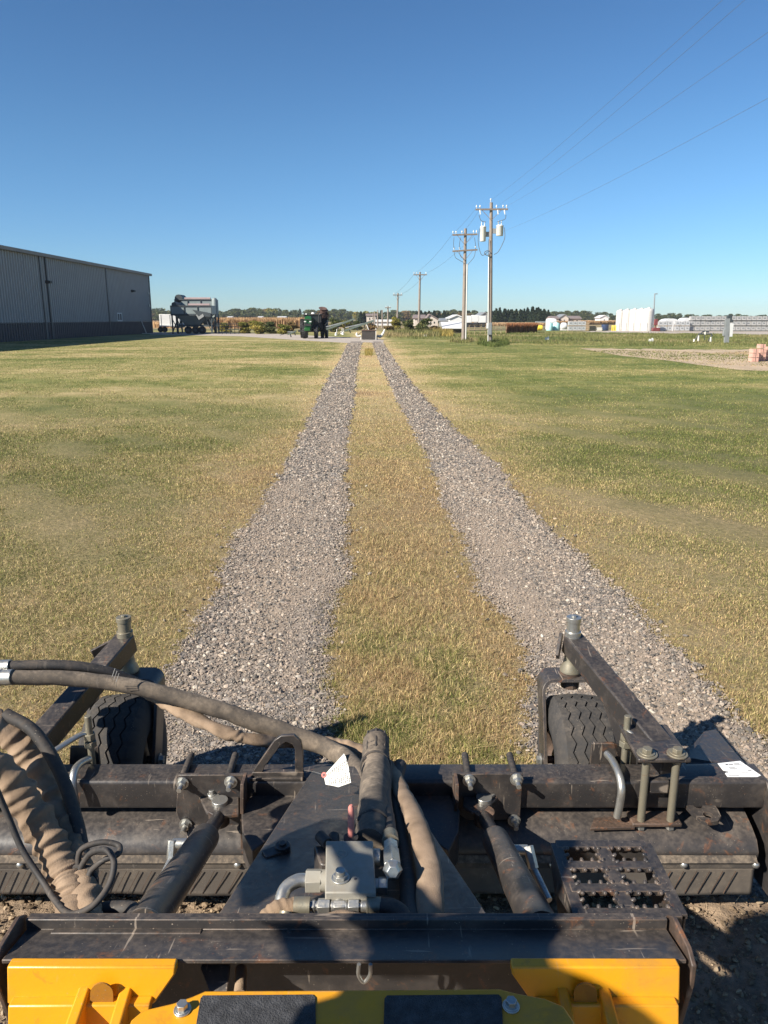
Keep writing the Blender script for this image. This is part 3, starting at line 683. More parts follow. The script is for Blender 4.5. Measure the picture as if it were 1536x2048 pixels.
# ---- two hopper bins on legs
Yb_ = gz(0, 667.8).y
def X(px, Y_): return at(px, 640, Y_).x
def Zp(py, Y_): return at(600, py, Y_).z
def hopper(name, label, Y_, x0, x1, yt, ymid, ytip, dx, front=True):
    xa, xb = X(x0, Y_), X(x1, Y_); zt2, zm, z0 = Zp(yt, Y_), Zp(ymid, Y_), Zp(ytip, Y_); dp = 2.6; xm = (xa + xb) / 2
    h = empty(name, (xm, Y_ + dp / 2, 0), label, 'hopper bin', 'grey hopper bins on legs')
    m = MB(); m.box((xm, Y_ + dp / 2, (zt2 + zm) / 2), (xb - xa, dp, zt2 - zm)); m.build('bin_body', M['bin'], h, .05)
    m = MB(); hw = (xb - xa) / 2
    for cx in ((xm,) if front else (xm - hw / 2, xm + hw / 2)):
        hh = hw * (.93 if front else .46); vs = [(cx - hh, Y_ + .05, zm), (cx + hh, Y_ + .05, zm), (cx + hh, Y_ + dp - .05, zm), (cx - hh, Y_ + dp - .05, zm), (cx - .4, Y_ + dp / 2 - .3, z0), (cx + .4, Y_ + dp / 2 - .3, z0), (cx + .4, Y_ + dp / 2 + .3, z0), (cx - .4, Y_ + dp / 2 + .3, z0)]
        m.add(vs, [[0, 1, 5, 4], [1, 2, 6, 5], [2, 3, 7, 6], [3, 0, 4, 7], [4, 5, 6, 7], [3, 2, 1, 0]])
    m.build('hopper_cone', M['bin'], h)
    m = MB(); m.box((xm, Y_ - .04, zm - .02), (xb - xa + .1, .14, .22)); m.box((xm, Y_ - .04, zt2 - .06), (xb - xa + .1, .12, .12))
    for q in (.0, .33, .66, 1): m.box((xa + (xb - xa) * q, Y_ - .05, (zt2 + zm) / 2), (.09, .1, zt2 - zm))
    m.build('rim_frame', M['bindark'], h)
    for cx in (xa + .08, xb - .08):
        for cy in (Y_ + .05, Y_ + dp - .05):
            m = MB(); m.bar((cx, cy, 0), (cx, cy, zm), .16, .16, (0, 1, 0)); m.build('leg', M['bindark'], h)
    for cx, sg in ((xa + .08, 1), (xb - .08, -1)):
        m = MB(); m.bar((cx, Y_ + .05, .2), (cx + sg * .9, Y_ + .05, zm - .1), .08, .08, (0, 1, 0)); m.bar((cx, Y_ + .05, .3), (cx, Y_ + dp, zm - .5), .08, .08, (1, 0, 0)); m.bar((cx, Y_ + dp, .3), (cx, Y_ + .05, zm - .5), .08, .08, (1, 0, 0)); m.build('bracing', M['bindark'], h)
    return h, xa, xb, zt2
h, xa, xb, zt2 = hopper('hopper_bin', 'front grey hopper bin with one wide funnel, nearer and lower', Yb_, 343, 424, 611, 629, 654, 0)
m = MB(); m.tube([(xa + (xb - xa) * .42, Yb_ + .4, zt2 + .08), (xb - .25, Yb_ + .4, zt2 + .08)], .16, 12); m.build('rolled_tarp', M['tarp'], h)
m = MB(); m.cyl((xa + .35, Yb_ + .3, zt2 + .1), (xa + .35, Yb_ + 2.2, zt2 + .1), .32, 14); m.build('hood', M['bindark'], h)
m = MB(); m.bar((xb - 1.6, Yb_ - .05, zt2 - .9), (xb - 1.2, Yb_ - .3, 1.9), .8, .1, (0, 1, 0)); m.prism([(xb - 2.3, Yb_ - .08, zt2 - .5), (xb - .1, Yb_ - .08, zt2 - .9), (xb - .1, Yb_ - .08, zt2 - 1.35), (xb - 1.6, Yb_ - .08, zt2 - 1.3)], (0, -.15, 0)); m.build('side_chute', M['bindark'], h)
h, xa, xb, zt2 = hopper('hopper_bin', 'rear grey hopper bin, taller, with a rounded end and ladder', Yb_ + 4.2, 352, 430, 598.5, 628, 650, 0, False)
m = MB(); m.tube([(xa + 1.2, Yb_ + 4.5, zt2 + .06), (xb - .5, Yb_ + 4.5, zt2 + .06)], .18, 12); m.build('rolled_tarp', M['tarp'], h)
m = MB(); m.cyl((xa + .5, Yb_ + 4.2, zt2 + .1), (xa + .5, Yb_ + 6.4, zt2 + .1), .5, 16); m.build('hood', M['bindark'], h)
m = MB(); m.lathe([(.36, 0), (.36, zt2 - 2.1), (.28, zt2 - 1.9), (.1, zt2 - 1.82)], (xb + .1, Yb_ + 4.0, 2.0), (0, 0, 1), 16); m.build('corner_column', M['bin'], h)
b = Vector((X(388, Yb_ - 1), Yb_ - 1.0, 0)); t = empty('flatbed_trailer', b, 'dark tandem wheeled trailer standing under the hopper bins', 'trailer')
for px in (376, 391, 404):
    m = MB(); x_ = X(px, Yb_ + .8); m.cyl((x_, Yb_ + .5, .46), (x_, Yb_ + .85, .46), .46, 24); tw = m.build('wheel', M['tblack'], t); m = MB(); m.cyl((x_, Yb_ + .44, .46), (x_, Yb_ + .52, .46), .16, 16); m.build('hub', M['bindark'], tw)
m = MB(); m.box((X(392, Yb_), Yb_ + 1.6, 1.0), (4.6, 1.8, .22)); m.build('deck', M['bindark'], t)
# pipe fence right of the bins
def railfence(px0, px1, by0, by1, hgt, n, mat, label, rails=3, cat='fence', name='pipe_fence'):
    a, b = gz(px0, by0), gz(px1, by1); t = empty(name, a, label, cat); 
    for k in range(n + 1): p = a.lerp(b, k / n); m = MB(); m.cyl(p, p + Vector((0, 0, hgt)), .032, 8); m.build('post', mat, t)
    for k in range(rails): z = hgt * (k + 1) / rails - .05; m = MB(); m.cyl(a + Vector((0, 0, z)), b + Vector((0, 0, z)), .035, 8); m.build('rail', mat, t)
railfence(436, 478, 668.5, 668, 1.25, 5, M['bindark'], 'dark pipe rail fence right of the hopper bins', 4)
railfence(938, 1012, 670, 668, 1.15, 7, M['pallet'], 'tan rail fence behind the two near utility poles', 2)

# ---- leafy things
def leafcloud(lobes, n, sz, seed=0, flat=.6):
    """leaf quads over the volume of ellipsoid lobes [(cx,cy,cz,rx,ry,rz)]"""
    r_ = np.random.default_rng(seed); L = np.array(lobes); k = r_.integers(0, len(L), n); d = r_.normal(size=(n, 3)); d /= np.linalg.norm(d, axis=1)[:, None]
    rad = r_.random(n) ** (1 / 3) * .35 + .68; rad *= 1 + .22 * np.sin(d[:, 0] * 7 + k) * np.cos(d[:, 2] * 6 + k * 2)
    c = L[k, :3] + d * L[k, 3:] * rad[:, None]; a = r_.normal(size=(n, 3)); a /= np.linalg.norm(a, axis=1)[:, None]; b = np.cross(a, r_.normal(size=(n, 3))); b /= np.linalg.norm(b, axis=1)[:, None]
    s = sz * r_.uniform(.5, 1.3, n)[:, None]; V = np.stack([c - a * s, c + b * s * flat, c + a * s, c - b * s * flat], 1).reshape(-1, 3); V[:, 2] = np.maximum(V[:, 2], .02)
    hue = np.clip(.5 + .35 * np.sin(c[:, 0] * 1.3 + k * 1.7) * np.cos(c[:, 2] * 1.1 + k) + r_.uniform(-.3, .3, n), 0, 1)
    return V, np.arange(4 * n).reshape(-1, 4), np.repeat(hue, 4), np.repeat(r_.uniform(0, 1, n), 4)
def plant(name, loc, label, cat, lobes, n, sz, mat, group=None, trunk=(.2, 2.0), seed=0, crown='crown', branches=0):
    t = empty(name, loc, label, cat, group); V, F, h, v = leafcloud(lobes, n, sz, seed)
    o = np_mesh(crown, V, F, mat, {'hue': h, 'var': v}); o.parent = t
    m = MB(); m.cyl((0, 0, 0), (0, 0, trunk[1]), trunk[0], 10, trunk[0] * .45)
    r_ = random.Random(seed)
    for k in range(5 if branches == 0 else branches):
        l = lobes[k % len(lobes)]; m.tube([(0, 0, trunk[1] * .5), (l[0] * .5, l[1] * .5, (trunk[1] * .5 + l[2]) / 2 + .1), (l[0], l[1], l[2])], [trunk[0] * .5, trunk[0] * .3, trunk[0] * .12], 6, cap=False)
    o = m.build('trunk', M['bark'], t) if False else None
    me_ = MB(); me_.v, me_.f, me_.m = m.v, m.f, m.m
    me = bpy.data.meshes.new('trunk'); me.from_pydata([tuple(q) for q in me_.v], [], me_.f); me.materials.append(M['bark']); me.shade_smooth(); o = bpy.data.objects.new('trunk', me); COL.objects.link(o); o.parent = t
    return t
def copyt(src, loc, sc, rz, label=None):
    r = src.copy(); COL.objects.link(r); r.location = loc; r.scale = sc if isinstance(sc, tuple) else (sc, sc, sc); r.rotation_euler = (0, 0, rz)
    if label: r['label'] = label
    for ch in list(src.children):
        c = ch.copy(); COL.objects.link(c); c.parent = r
    return r
def lobes_tree(h, w, n, seed, low=.25):
    r_ = random.Random(seed); out = []
    for k in range(n):
        z = h * (low + (1 - low) * (k + .5) / n); q = w * .5 * (1 - .55 * abs((z / h) - .5)); a = r_.uniform(0, 6.28); d = q * r_.uniform(.2, .62)
        out.append((d * math.cos(a), d * math.sin(a), z * .93, q * r_.uniform(.45, .75), q * r_.uniform(.45, .75), h / n * r_.uniform(.9, 1.5)))
    return out
def lobes_con(h, w, n=8):
    return [(0, 0, h * (k + .4) / n, w * .5 * (1 - k / n) + .1, w * .5 * (1 - k / n) + .1, h / n * .75) for k in range(n)]
# far treeline: seven kinds repeated along the horizon
rr = random.Random(11)
def far_z(py, Y_): return Zp(py, Y_)
protos = []
for k, (mt, hh, ww) in enumerate((('leafd', 9, 9), ('leafo', 8.4, 10), ('leafd', 10, 8), ('leafy', 7.6, 8.5), ('leafd', 8.6, 12), ('needle', 10, 5))):
    lb = {'leafd': 'dark green tree of the far line on the horizon', 'leafo': 'brown autumn tree of the far line on the horizon', 'leafy': 'yellow green tree of the far line on the horizon', 'needle': 'pointed dark conifer of the far line on the horizon'}[mt]
    protos.append((mt, lb, lobes_tree(hh, ww, 9, k + 5, .12) if mt != 'needle' else lobes_con(hh, ww), hh, ww))
made = {}
def far_tree(px, top, Y_, kind):
    mt, lb, lob, hh, ww = protos[kind]; x_ = X(px, Y_); h_ = Zp(top, Y_)
    if kind not in made: made[kind] = plant('far_tree', (x_, Y_, 0), lb, 'tree', lob, 1100, .62, M[mt], 'trees of the far line (%s)' % lb.split(' tree')[0].split(' of')[0], (.25, hh * .5), kind)
    o = made[kind] if not made[kind].get('used') else copyt(made[kind], (x_, Y_, 0), 1, 0)
    if o is made[kind]: made[kind]['used'] = 1
    else:
        if 'used' in o: del o['used']
    s = h_ / hh; o.scale = (s * rr.uniform(1.0, 1.5), s * 1.2, s); o.rotation_euler = (0, 0, rr.uniform(0, 6.28))
def top_at(px): return float(np.interp(px, [300, 330, 350, 440, 470, 520, 560, 600, 640, 690, 720, 760, 800, 850, 900, 940, 990, 1095, 1110, 1140, 1180, 1210, 1240, 1320, 1360, 1400, 1440, 1540], [622, 618, 622, 622, 617, 618, 619, 620, 621, 620, 622, 623, 620, 623, 621, 622, 622, 624, 622, 621, 624, 626, 626, 629, 628, 629, 629, 631]))
px = 296
while px < 1560:
    k = rr.choice([0, 0, 2, 4, 4, 1, 3, 0, 5]) if px < 900 else rr.choice([0, 2, 4, 4, 0])
    far_tree(px, top_at(px) + rr.uniform(-2.2, 2.5), rr.uniform(560, 620), k); px += rr.uniform(11, 17)
px = 304
while px < 1560:
    far_tree(px, top_at(px) + rr.uniform(3.0, 6.5), rr.uniform(500, 545), rr.choice([0, 2, 4, 1, 4])); px += rr.uniform(16, 24)
for v in made.values():
    if 'used' in v: del v['used']
# conifer windbreak
con = None; lab = 'dark conifer of the windbreak belt right of the transformer pole'
px = 984
con2 = None
for px in list(range(984, 1100, 8)) + list(range(988, 1096, 11)):
    Y_ = 300 + rr.uniform(-12, 16); tp_y = float(np.interp(px, [984, 995, 1030, 1062, 1078, 1090, 1100], [618, 615, 617, 613, 613, 615, 622])) + rr.uniform(-1.0, 4)
    x_ = X(px, Y_); h_ = Zp(tp_y, Y_)
    if con is None: con = plant('conifer', (x_, Y_, 0), lab, 'conifer', lobes_con(7.0, 4.2), 2600, .30, M['needle'], 'conifers of the windbreak belt', (.16, 5), 77); o = con
    else: o = copyt(con, (x_, Y_, 0), 1, rr.uniform(0, 6))
    s = h_ / 7.4; o.scale = (s * rr.uniform(.9, 1.2),) * 2 + (s,)
con3 = None
for px, tp_y in ((834, 622), (842, 620), (850, 622), (858, 621), (868, 620), (878, 622), (888, 620), (896, 624), (722, 622), (728, 624)):
    Y_ = 330 + rr.uniform(-10, 10); o = copyt(con, (X(px, Y_), Y_, 0), 1, rr.uniform(0, 6), 'dark conifer among the farm houses behind the far poles'); o['group'] = 'conifers by the farm houses'
    s = Zp(tp_y, Y_) / 7.4; o.scale = (s * 1.3, s * 1.3, s)
# shrubs and trees nearer
def shrub(px, by, top, wpx, mat, label, n=2600, name='shrub', cat='shrub', seed=1, sz=.11, group=None):
    b = gz(px, by); Y_ = b.y; h_ = Zp(top, Y_); w_ = (X(px + wpx / 2, Y_) - X(px - wpx / 2, Y_))
    return plant(name, b, label, cat, [(l[0] * .9, l[1] * .9, l[2] * .88, l[3], l[4], l[5] * .75) for l in lobes_tree(h_, w_, 10, seed, .05)], n, sz, M[mat], group, (.08, h_ * .6), seed)
for i, (px, by, tp_, wd, mt, lb) in enumerate((
    (452, 664, 643, 30, 'leafy', 'yellow green shrub behind the pipe fence'), (487, 667, 641, 34, 'leafy', 'leftmost of the broad shrubs before the dry corn, yellow green'),
    (515, 668, 638, 42, 'leafy', 'tallest yellow green shrub before the dry corn'), (541, 667, 640, 34, 'leafd', 'dark green shrub right of the tallest yellow green one'),
    (566, 668, 646, 34, 'leafy', 'low ragged shrub between the corn and the tractor'), (585, 667, 640, 30, 'leafo', 'brownish shrub at the left of the tractor'),
    (668, 664, 633, 36, 'leafd', 'dark green tree at the right of the tractor'), (690, 662, 638, 34, 'leafy', 'light green bushy tree behind the folded booms'),
    (640, 663, 634, 40, 'leafd', 'dark green tree directly behind the tractor'),
    (716, 660, 640, 34, 'leafd', 'dark green shrub behind the steel box'), (742, 660, 644, 26, 'leafo', 'tan brushy shrub over the steel box'),
    (792, 664, 630, 30, 'leafy', 'light green tree left of the third utility pole'), (815, 666, 636, 34, 'leafd', 'broad dark shrub just left of the third utility pole'),
    (850, 668, 632, 40, 'leafd', 'dark rounded tree right of the third utility pole'), (872, 668, 650, 30, 'leafo', 'brown brushy shrub at the end of the white roofed shed'),
    (778, 667, 650, 24, 'leafo', 'low brown brush at the foot of the fourth utility pole'))):
    shrub(px, by, tp_, wd, mt, lb, 2400, 'tree' if 'tree' in lb else 'shrub', 'tree' if 'tree' in lb else 'shrub', i + 20)
shrub(989, 690, 678, 22, 'leafd', 'dark small shrub at the foot of the transformer pole', 900, seed=50, sz=.05)
shrub(934, 683, 674, 12, 'leafd', 'dark small shrub at the foot of the double crossarm pole', 600, seed=51, sz=.05)

# ---- fields of dry corn and sorghum
def cornfield(px0, px1, by0, by1, hgt, depth, mat, label, n, wd=.10):
    a, b = gz(px0, by0), gz(px1, by1); P = []
    nn = 60; ny_ = 6; vs = []
    for j_ in range(ny_):
        for i_ in range(nn):
            q = a.lerp(b, i_ / (nn - 1)); k_ = 1 + (.6 + depth * j_ / (ny_ - 1)) / a.y; vs.append((q.x * k_, q.y * k_, hgt * .86 + .12 * mnoise.noise(Vector((i_ * 1.3, j_ * 2.1, 1))) * hgt))
    fs = [[j_ * nn + i_, j_ * nn + i_ + 1, (j_ + 1) * nn + i_ + 1, (j_ + 1) * nn + i_] for j_ in range(ny_ - 1) for i_ in range(nn - 1)]
    base = len(vs)
    for i_ in range(nn): v = vs[i_]; vs.append((v[0], v[1], 0))
    fs += [[base + i_, base + i_ + 1, i_ + 1, i_] for i_ in range(nn - 1)]
    t = np.random.default_rng(int(px0)); u_ = t.random(n); ax = a.x + (b.x - a.x) * u_; ay = a.y + (b.y - a.y) * u_; kk = 1 + t.random(n) ** 1.5 * min(depth, 25) / a.y
    o = blades('crop', ax * kk, ay * kk, hgt * t.uniform(.75, 1.12, n), np.full(n, wd) * t.uniform(.5, 1.4, n), mat, .12, hue=t.random(n))
    me2 = bpy.data.meshes.new('c'); me2.from_pydata(vs, [], fs); me2.materials.append(mat)
    for an in ('hue', 'var'):
        at_ = me2.attributes.new(an, 'FLOAT', 'POINT'); at_.data.foreach_set('value', np.random.default_rng(4).random(len(vs)).astype(np.float32))
    o2 = bpy.data.objects.new('crop_mass', me2); COL.objects.link(o2)
    tag(o, label, None, None, 'stuff'); tag(o2, label + ', its dense inside', None, None, 'stuff')
cornfield(425, 640, 657, 657, 2.05, 330, M['corn'], 'standing dry tan corn behind the shrubs', 16000, .16)
cornfield(300, 350, 655, 656, 1.2, 200, M['corn'], 'standing dry corn behind the white trailer', 2500, .16)
cornfield(1100, 1240, 650, 649, 1.2, 260, M['corn'], 'orange tan crop field behind the white totes', 9000, .22)
cornfield(930, 1100, 652, 652, .7, 150, M['corn'], 'tan stubble field behind the rail fence', 7000, .2)
cornfield(1012, 1074, 667, 665, 1.25, 6, M['rust'], 'dense rust coloured sorghum strip at the end of the rail fence', 7000, .07)

# ---- tractor with dual wheels, seen from the front
b = gz(622, 677.5); Yt = b.y; S_ = lambda px: X(px, Yt); H_ = lambda py: Zp(py, Yt)
t = empty('tractor', (S_(620), Yt + 1.5, 0), 'green tractor with dual wheels facing the camera on the gravel road', 'tractor')
xc = S_(615)
m = MB(); m.prism([(xc - .29, Yt + .2, 1.0), (xc + .29, Yt + .2, 1.0), (xc + .31, Yt + .2, 1.55), (xc + .30, Yt + .35, 1.95), (xc + .1, Yt + .5, 2.08), (xc - .1, Yt + .5, 2.08), (xc - .30, Yt + .35, 1.95), (xc - .31, Yt + .2, 1.55)], (0, 2.2, 0)); hd = m.build('hood', M['green'], t, .05)
m = MB(); m.box((xc, Yt + .16, 1.28), (.60, .06, .22)); m.box((xc, Yt + .17, 1.75), (.5, .05, .1)); m.build('grille', M['tblack'], hd)
for s in (-1, 1): m = MB(); m.box((xc + s * .25, Yt + .15, 1.56), (.2, .05, .1)); m.build('headlight', M['white'], hd, .01)
m = MB(); m.box((xc, Yt - .1, .86), (.56, .7, .30)); m.build('front_weight', M['green'], t, .05)
m = MB(); m.box((xc, Yt + 1.6, .9), (.7, 2.6, .5)); m.bar((xc - 1.0, Yt + .9, .7), (xc + 1.0, Yt + .9, .7), .2, .2); m.build('chassis', M['tblack'], t)
xk = xc + .30; cab_t = H_(629)
m = MB(); m.box((xk, Yt + 2.9, cab_t), (1.75, 1.6, .14)); m.build('cab_roof', M['tblack'], t, .05)
for sx in (-.78, .78):
    for yy_ in (2.2, 3.6): m = MB(); m.bar((xk + sx * 1.0, Yt + yy_, 1.2), (xk + sx * .95, Yt + yy_, cab_t), .08, .08, (0, 1, 0)); m.build('cab_pillar', M['tblack'], t)
m = MB(); m.box((xk, Yt + 2.9, (1.3 + cab_t) / 2), (1.5, 1.35, cab_t - 1.45)); m.build('cab_glass', M['glass'], t)
m = MB(); m.box((xk, Yt + 2.8, 1.25), (1.6, 1.7, .5)); m.build('cab_base', M['tblack'], t, .04)
for sx in (-1, 1): m = MB(); m.box((xk + sx * .62, Yt + 2.1, cab_t + .06), (.16, .1, .12)); m.build('roof_lamp', M['white'], t)
m = MB(); m.cyl((xk, Yt + 2.6, cab_t + .05), (xk, Yt + 2.6, cab_t + .22), .22, 16, .12); m.build('roof_dome', M['offwhite'], t)
m = MB(); m.cyl((xk + .62, Yt + 1.9, 1.2), (xk + .62, Yt + 1.9, cab_t + .25), .07, 10); m.build('exhaust', M['tblack'], t)
def agtyre(x_, y_, r_, w_, par):
    m = MB(); m.lathe([(r_ * .45, -w_ / 2), (r_ * .8, -w_ / 2), (r_ * .95, -w_ * .42), (r_ * .96, w_ * .42), (r_ * .8, w_ / 2), (r_ * .45, w_ / 2)], (x_, y_, r_), (1, 0, 0), 32)
    for k in range(20):
        a = 2 * math.pi * k / 20; 
        for s in (-1, 1):
            a2 = a + (.16 if s > 0 else 0); c = Vector((x_ + s * w_ * .24, y_ + math.cos(a2) * r_ * .97, r_ + math.sin(a2) * r_ * .97)); m.box(c, (w_ * .5, r_ * .07, r_ * .07), Matrix.Rotation(a2, 3, 'X'))
    ty = m.build('wheel', M['tblack'], par); m = MB(); m.lathe([(r_ * .1, -w_ * .3), (r_ * .46, -w_ * .45), (r_ * .46, w_ * .45), (r_ * .1, w_ * .3)], (x_, y_, r_), (1, 0, 0), 20); m.build('rim', M['rustred'] if x_ < xc else M['ywheel'], ty)
for px, w_ in ((597, .30), (605, .30), (639, .30), (647.5, .30)): agtyre(S_(px), Yt + 3.2, .92, w_, t)
for px in (606.5, 630): agtyre(S_(px), Yt + .9, .60, .34, t)
# reddish folded disk stack right of the tractor
b = gz(644, 675.5); Yd = b.y; t = empty('folded_disk_gang', b, 'tall reddish brown folded disk gang right behind the tractor', 'disk harrow')
m = MB()
for k in range(16):
    z_ = .55 + k * .145 * 1.0; m.lathe([(.02, 0), (.30, .03), (.42, .10), (.02, .05)], (X(645.5 + (k % 3) * 1.2, Yd) , Yd + .3, z_), (.15, -.4, 1), 12)
m.build('disk_stack', M['rustred'], t)
m = MB(); zt_d = Zp(621, Yd); m.bar((X(643, Yd), Yd + .5, 0), (X(641, Yd), Yd + .5, zt_d - .1), .12, .12, (0, 1, 0)); m.bar((X(651, Yd), Yd + .5, 0.2), (X(648, Yd), Yd + .5, zt_d - .3), .10, .10, (0, 1, 0))
for k in range(6): z_ = .5 + k * .4; m.bar((X(641, Yd), Yd + .5, z_), (X(651, Yd), Yd + .5, z_ + .1), .06, .06, (0, 1, 0))
m.build('frame', M['bark'], t)
V, F, h_, v_ = leafcloud([(X(643, Yd), Yd + .8, zt_d - .45, .7, .4, .42)], 500, .07, 5); o = np_mesh('brush_crown', V, F, M['leafo'], {'hue': h_, 'var': v_}); o.location = -b; o.parent = t

# ---- folded booms, steel box, curved white ends
def boom(p, q, wd, label, hangs=4):
    p, q = Vector(p), Vector(q); b = Vector((p.x, p.y, 0)); t = empty('implement_boom', b, label, 'boom')
    m = MB(); m.bar(p, q, wd, wd); m.build('beam', M['boom'], t)
    m = MB(); m.bar(p + Vector((0, 0, .25)), q + Vector((0, 0, -.05)), wd * .5, wd * .5); m.build('tie_rod', M['steelgrey'], t)
    for k in range(hangs):
        c = p.lerp(q, (k + .6) / hangs); m = MB(); m.bar(c, c + Vector((.1, 0, -.35)), .10, .10, (0, 1, 0)); m.build('bracket', M['tblack'], t)
    m = MB(); m.bar(q, Vector((q.x - 1.6, q.y, .25)), .05, .05); m.build('strut', M['tblack'], t); return t
boom(at(652, 659, 76), at(709, 637.5, 76), .17, 'left slanting grey boom of the folded implement by the tractor')
boom(at(690, 661, 72), at(748, 641, 72), .17, 'right slanting grey boom of the folded implement over the steel box')
boom(at(575, 669, 78), at(592, 662, 78), .14, 'short low boom at the left of the tractor', 2)
for i, (px, lb) in enumerate(((672, 'white row cleaner nearest the tractor'), (686, 'second white row unit on the grass right of the tractor'), (683, 'small white row unit under the boom'))):
    b = gz(px, 671 - i * 1.5); m = MB(); m.cyl(b, b + Vector((0, 0, .35)), .16, 12, .08); m.cyl(b + Vector((.1, 0, .2)), b + Vector((.1, 0, .7)), .05, 8); tag(m.build('row_unit', M['offwhite'], None, origin=b), lb, 'row unit')
b = gz(738, 680); Yx = b.y; t = empty('steel_box', b, 'dark rusty open steel box at the end of the tracks', 'box')
xa, xb, zt3 = X(723.5, Yx), X(751, Yx), Zp(660.5, Yx)
m = MB(); m.box(((xa + xb) / 2, Yx + .02, zt3 / 2 + .03), (xb - xa, .05, zt3 - .06)); m.box(((xa + xb) / 2, Yx + .9, zt3 / 2 + .03), (xb - xa, .05, zt3 - .06)); m.box((xa + .02, Yx + .46, zt3 / 2 + .03), (.05, .83, zt3 - .06)); m.box((xb - .02, Yx + .46, zt3 / 2 + .03), (.05, .83, zt3 - .06)); m.build('box_panel', plain('dark_rusty_plate', (.045, .038, .034), .8, 0, .3, 2), t)
m = MB(); m.box(((xa + xb) / 2, Yx - .01, zt3), (xb - xa + .08, .10, .07)); m.build('box_rim', M['rustred'], t)
m = MB(); m.bar((xb + .03, Yx, 0), (xb + .03, Yx, Zp(656, Yx)), .06, .06, (0, 1, 0)); m.build('corner_post', M['offwhite'], t)
m = MB(); m.bar(at(733, 649, Yx + .5), at(737.5, 661, Yx + .5), .08, .08, (0, 1, 0)); m.build('white_handle', M['offwhite'], t)
for pts, lb in ((((754, 671), (760, 673), (765, 669), (768, 663), (769.5, 658.5)), 'curved white trailer tongue right of the steel box'), (((722, 672), (716, 672.5), (713, 669), (714.5, 665.5)), 'curved white hook left of the steel box')):
    P = [at(x, y, Yx + 1.2) for x, y in pts]; m = MB(); m.tube(catmull(P, 5), [.10, .13, .12, .09, .07][:len(pts)] if len(pts) == 5 else [.08, .1, .09, .06], 10); P0 = Vector((P[0].x, P[0].y, 0)); m.cyl(P0, P[0], .05, 8); tag(m.build('white_tongue', M['offwhite'], None, origin=P0), lb, 'tongue')

# ---- utility poles
def pole(px, by, topx, topy, label, r0=.15, arms=(), name='utility_pole', Y_=None):
    b = gz(px, by) if Y_ is None else Vector((X(px, Y_), Y_, 0)); Yp = b.y; tp_ = at(topx, topy, Yp); t = empty(name, b, label, 'utility pole', 'utility poles along the tracks')
    m = MB(); m.tube([b, b.lerp(tp_, .5), tp_], [r0, r0 * .85, r0 * .68], 16); m.build('pole_shaft', M['wood'], t)
    for (x0, y0, x1, y1, ins, br) in arms:
        a, c = at(x0, y0, Yp - .16), at(x1, y1, Yp - .16); m = MB(); m.bar(a, c, .10, .12); ar = m.build('crossarm', M['xarm'], t)
        for px_ in ins:
            f = (px_ - x0) / (x1 - x0); q = a.lerp(c, f); m = MB(); m.lathe([(.02, .06), (.022, .16), (.06, .18), (.055, .24), (.03, .27), (.035, .31), (.01, .32)], q, (0, 0, 1), 10); m.build('insulator', M['ceramic'], ar)
        if br:
            mid = (a + c) / 2; q = Vector((mid.x, mid.y, mid.z - .75)); 
            for f in (.18, .82): m = MB(); m.bar(a.lerp(c, f), q, .04, .03); m.build('brace', M['xarm'], ar)
    return t, Yp
YA = gz(980, 685).y
tA, YA = pole(980, 686.5, 982.5, 405, 'transformer pole, nearest of the utility poles, with two white cans and a meter box', .165, [(951, 419, 1016, 418.5, (953, 960, 993, 1006, 1013), True)])
m = MB(); q = at(981.5, 404, YA); m.lathe([(.03, 0), (.035, .12), (.07, .15), (.06, .22), (.02, .25)], q, (0, 0, 1), 12); m.build('top_insulator', M['ceramic'], tA)
for x0, x1, y0, y1 in ((960, 972, 454, 483), (992.5, 1006.5, 452, 472)):
    xx0, xx1 = at(x0, y0, YA).x, at(x1, y0, YA).x; z1_, z0_ = Zp(y0, YA), Zp(y1, YA); r_ = (xx1 - xx0) / 2; m = MB(); c = Vector(((xx0 + xx1) / 2, YA - .1, z0_))
    m.lathe([(r_ * .9, 0), (r_, .05), (r_, z1_ - z0_ - .05), (r_ * 1.06, z1_ - z0_ - .03), (r_ * 1.0, z1_ - z0_ + .03), (r_ * .3, z1_ - z0_ + .08)], c, (0, 0, 1), 24); ca = m.build('transformer_can', M['trafo'], tA)
    for dx in (-.12, .1): m = MB(); m.lathe([(.05, 0), (.03, .1), (.05, .14), (.03, .22), (.015, .32)], c + Vector((dx, 0, z1_ - z0_ + .05)), (0, 0, 1), 10); m.build('bushing', M['ceramic'], ca)
    m = MB(); m.box(((c.x + at(981.5, 460, YA).x) / 2, YA, (z0_ + z1_) / 2), (abs(c.x - at(981.5, 460, YA).x), .12, .35)); m.build('can_bracket', M['steelgrey'], tA)
for px_ in (960, 995.5, 1009):
    m = MB(); m.tube([at(px_, 420, YA - .2), at(px_ + 1, 429, YA - .25)], [.06, .035], 8); m.build('fuse_cutout', M['ceramic'], tA)
def cab(par, pts, r=.022, mat='cable', Yv=None):
    m = MB(); m.tube(catmull([at(x, y, Yv) for x, y in pts], 6), r, 6); return m.build('cable', M[mat], par)
for pts in (((959, 457), (956.5, 475), (957, 490), (962, 508), (968, 510), (975, 504)), ((1009, 455), (1009.5, 475), (1004, 490), (996, 504), (988, 509)), ((958, 430), (962, 441), (972, 444)), ((1012, 430), (1010, 438), (1000, 442), (994, 444)), ((978, 478), (976.5, 500), (977, 510))): cab(tA, pts, .022, 'cable', YA - .2)
m = MB(); m.tube([at(972 + 6 * math.cos(a) + 3, 506 + 4.5 * math.sin(a), YA - .25) for a in np.linspace(0, 6.28, 16)], .03, 6); m.build('cable_coil', M['cable'], tA)
m = MB(); m.cyl(at(976.2, 685, YA - .16), at(977.6, 510, YA - .16), .045, 10); m.build('conduit', M['offwhite'], tA)
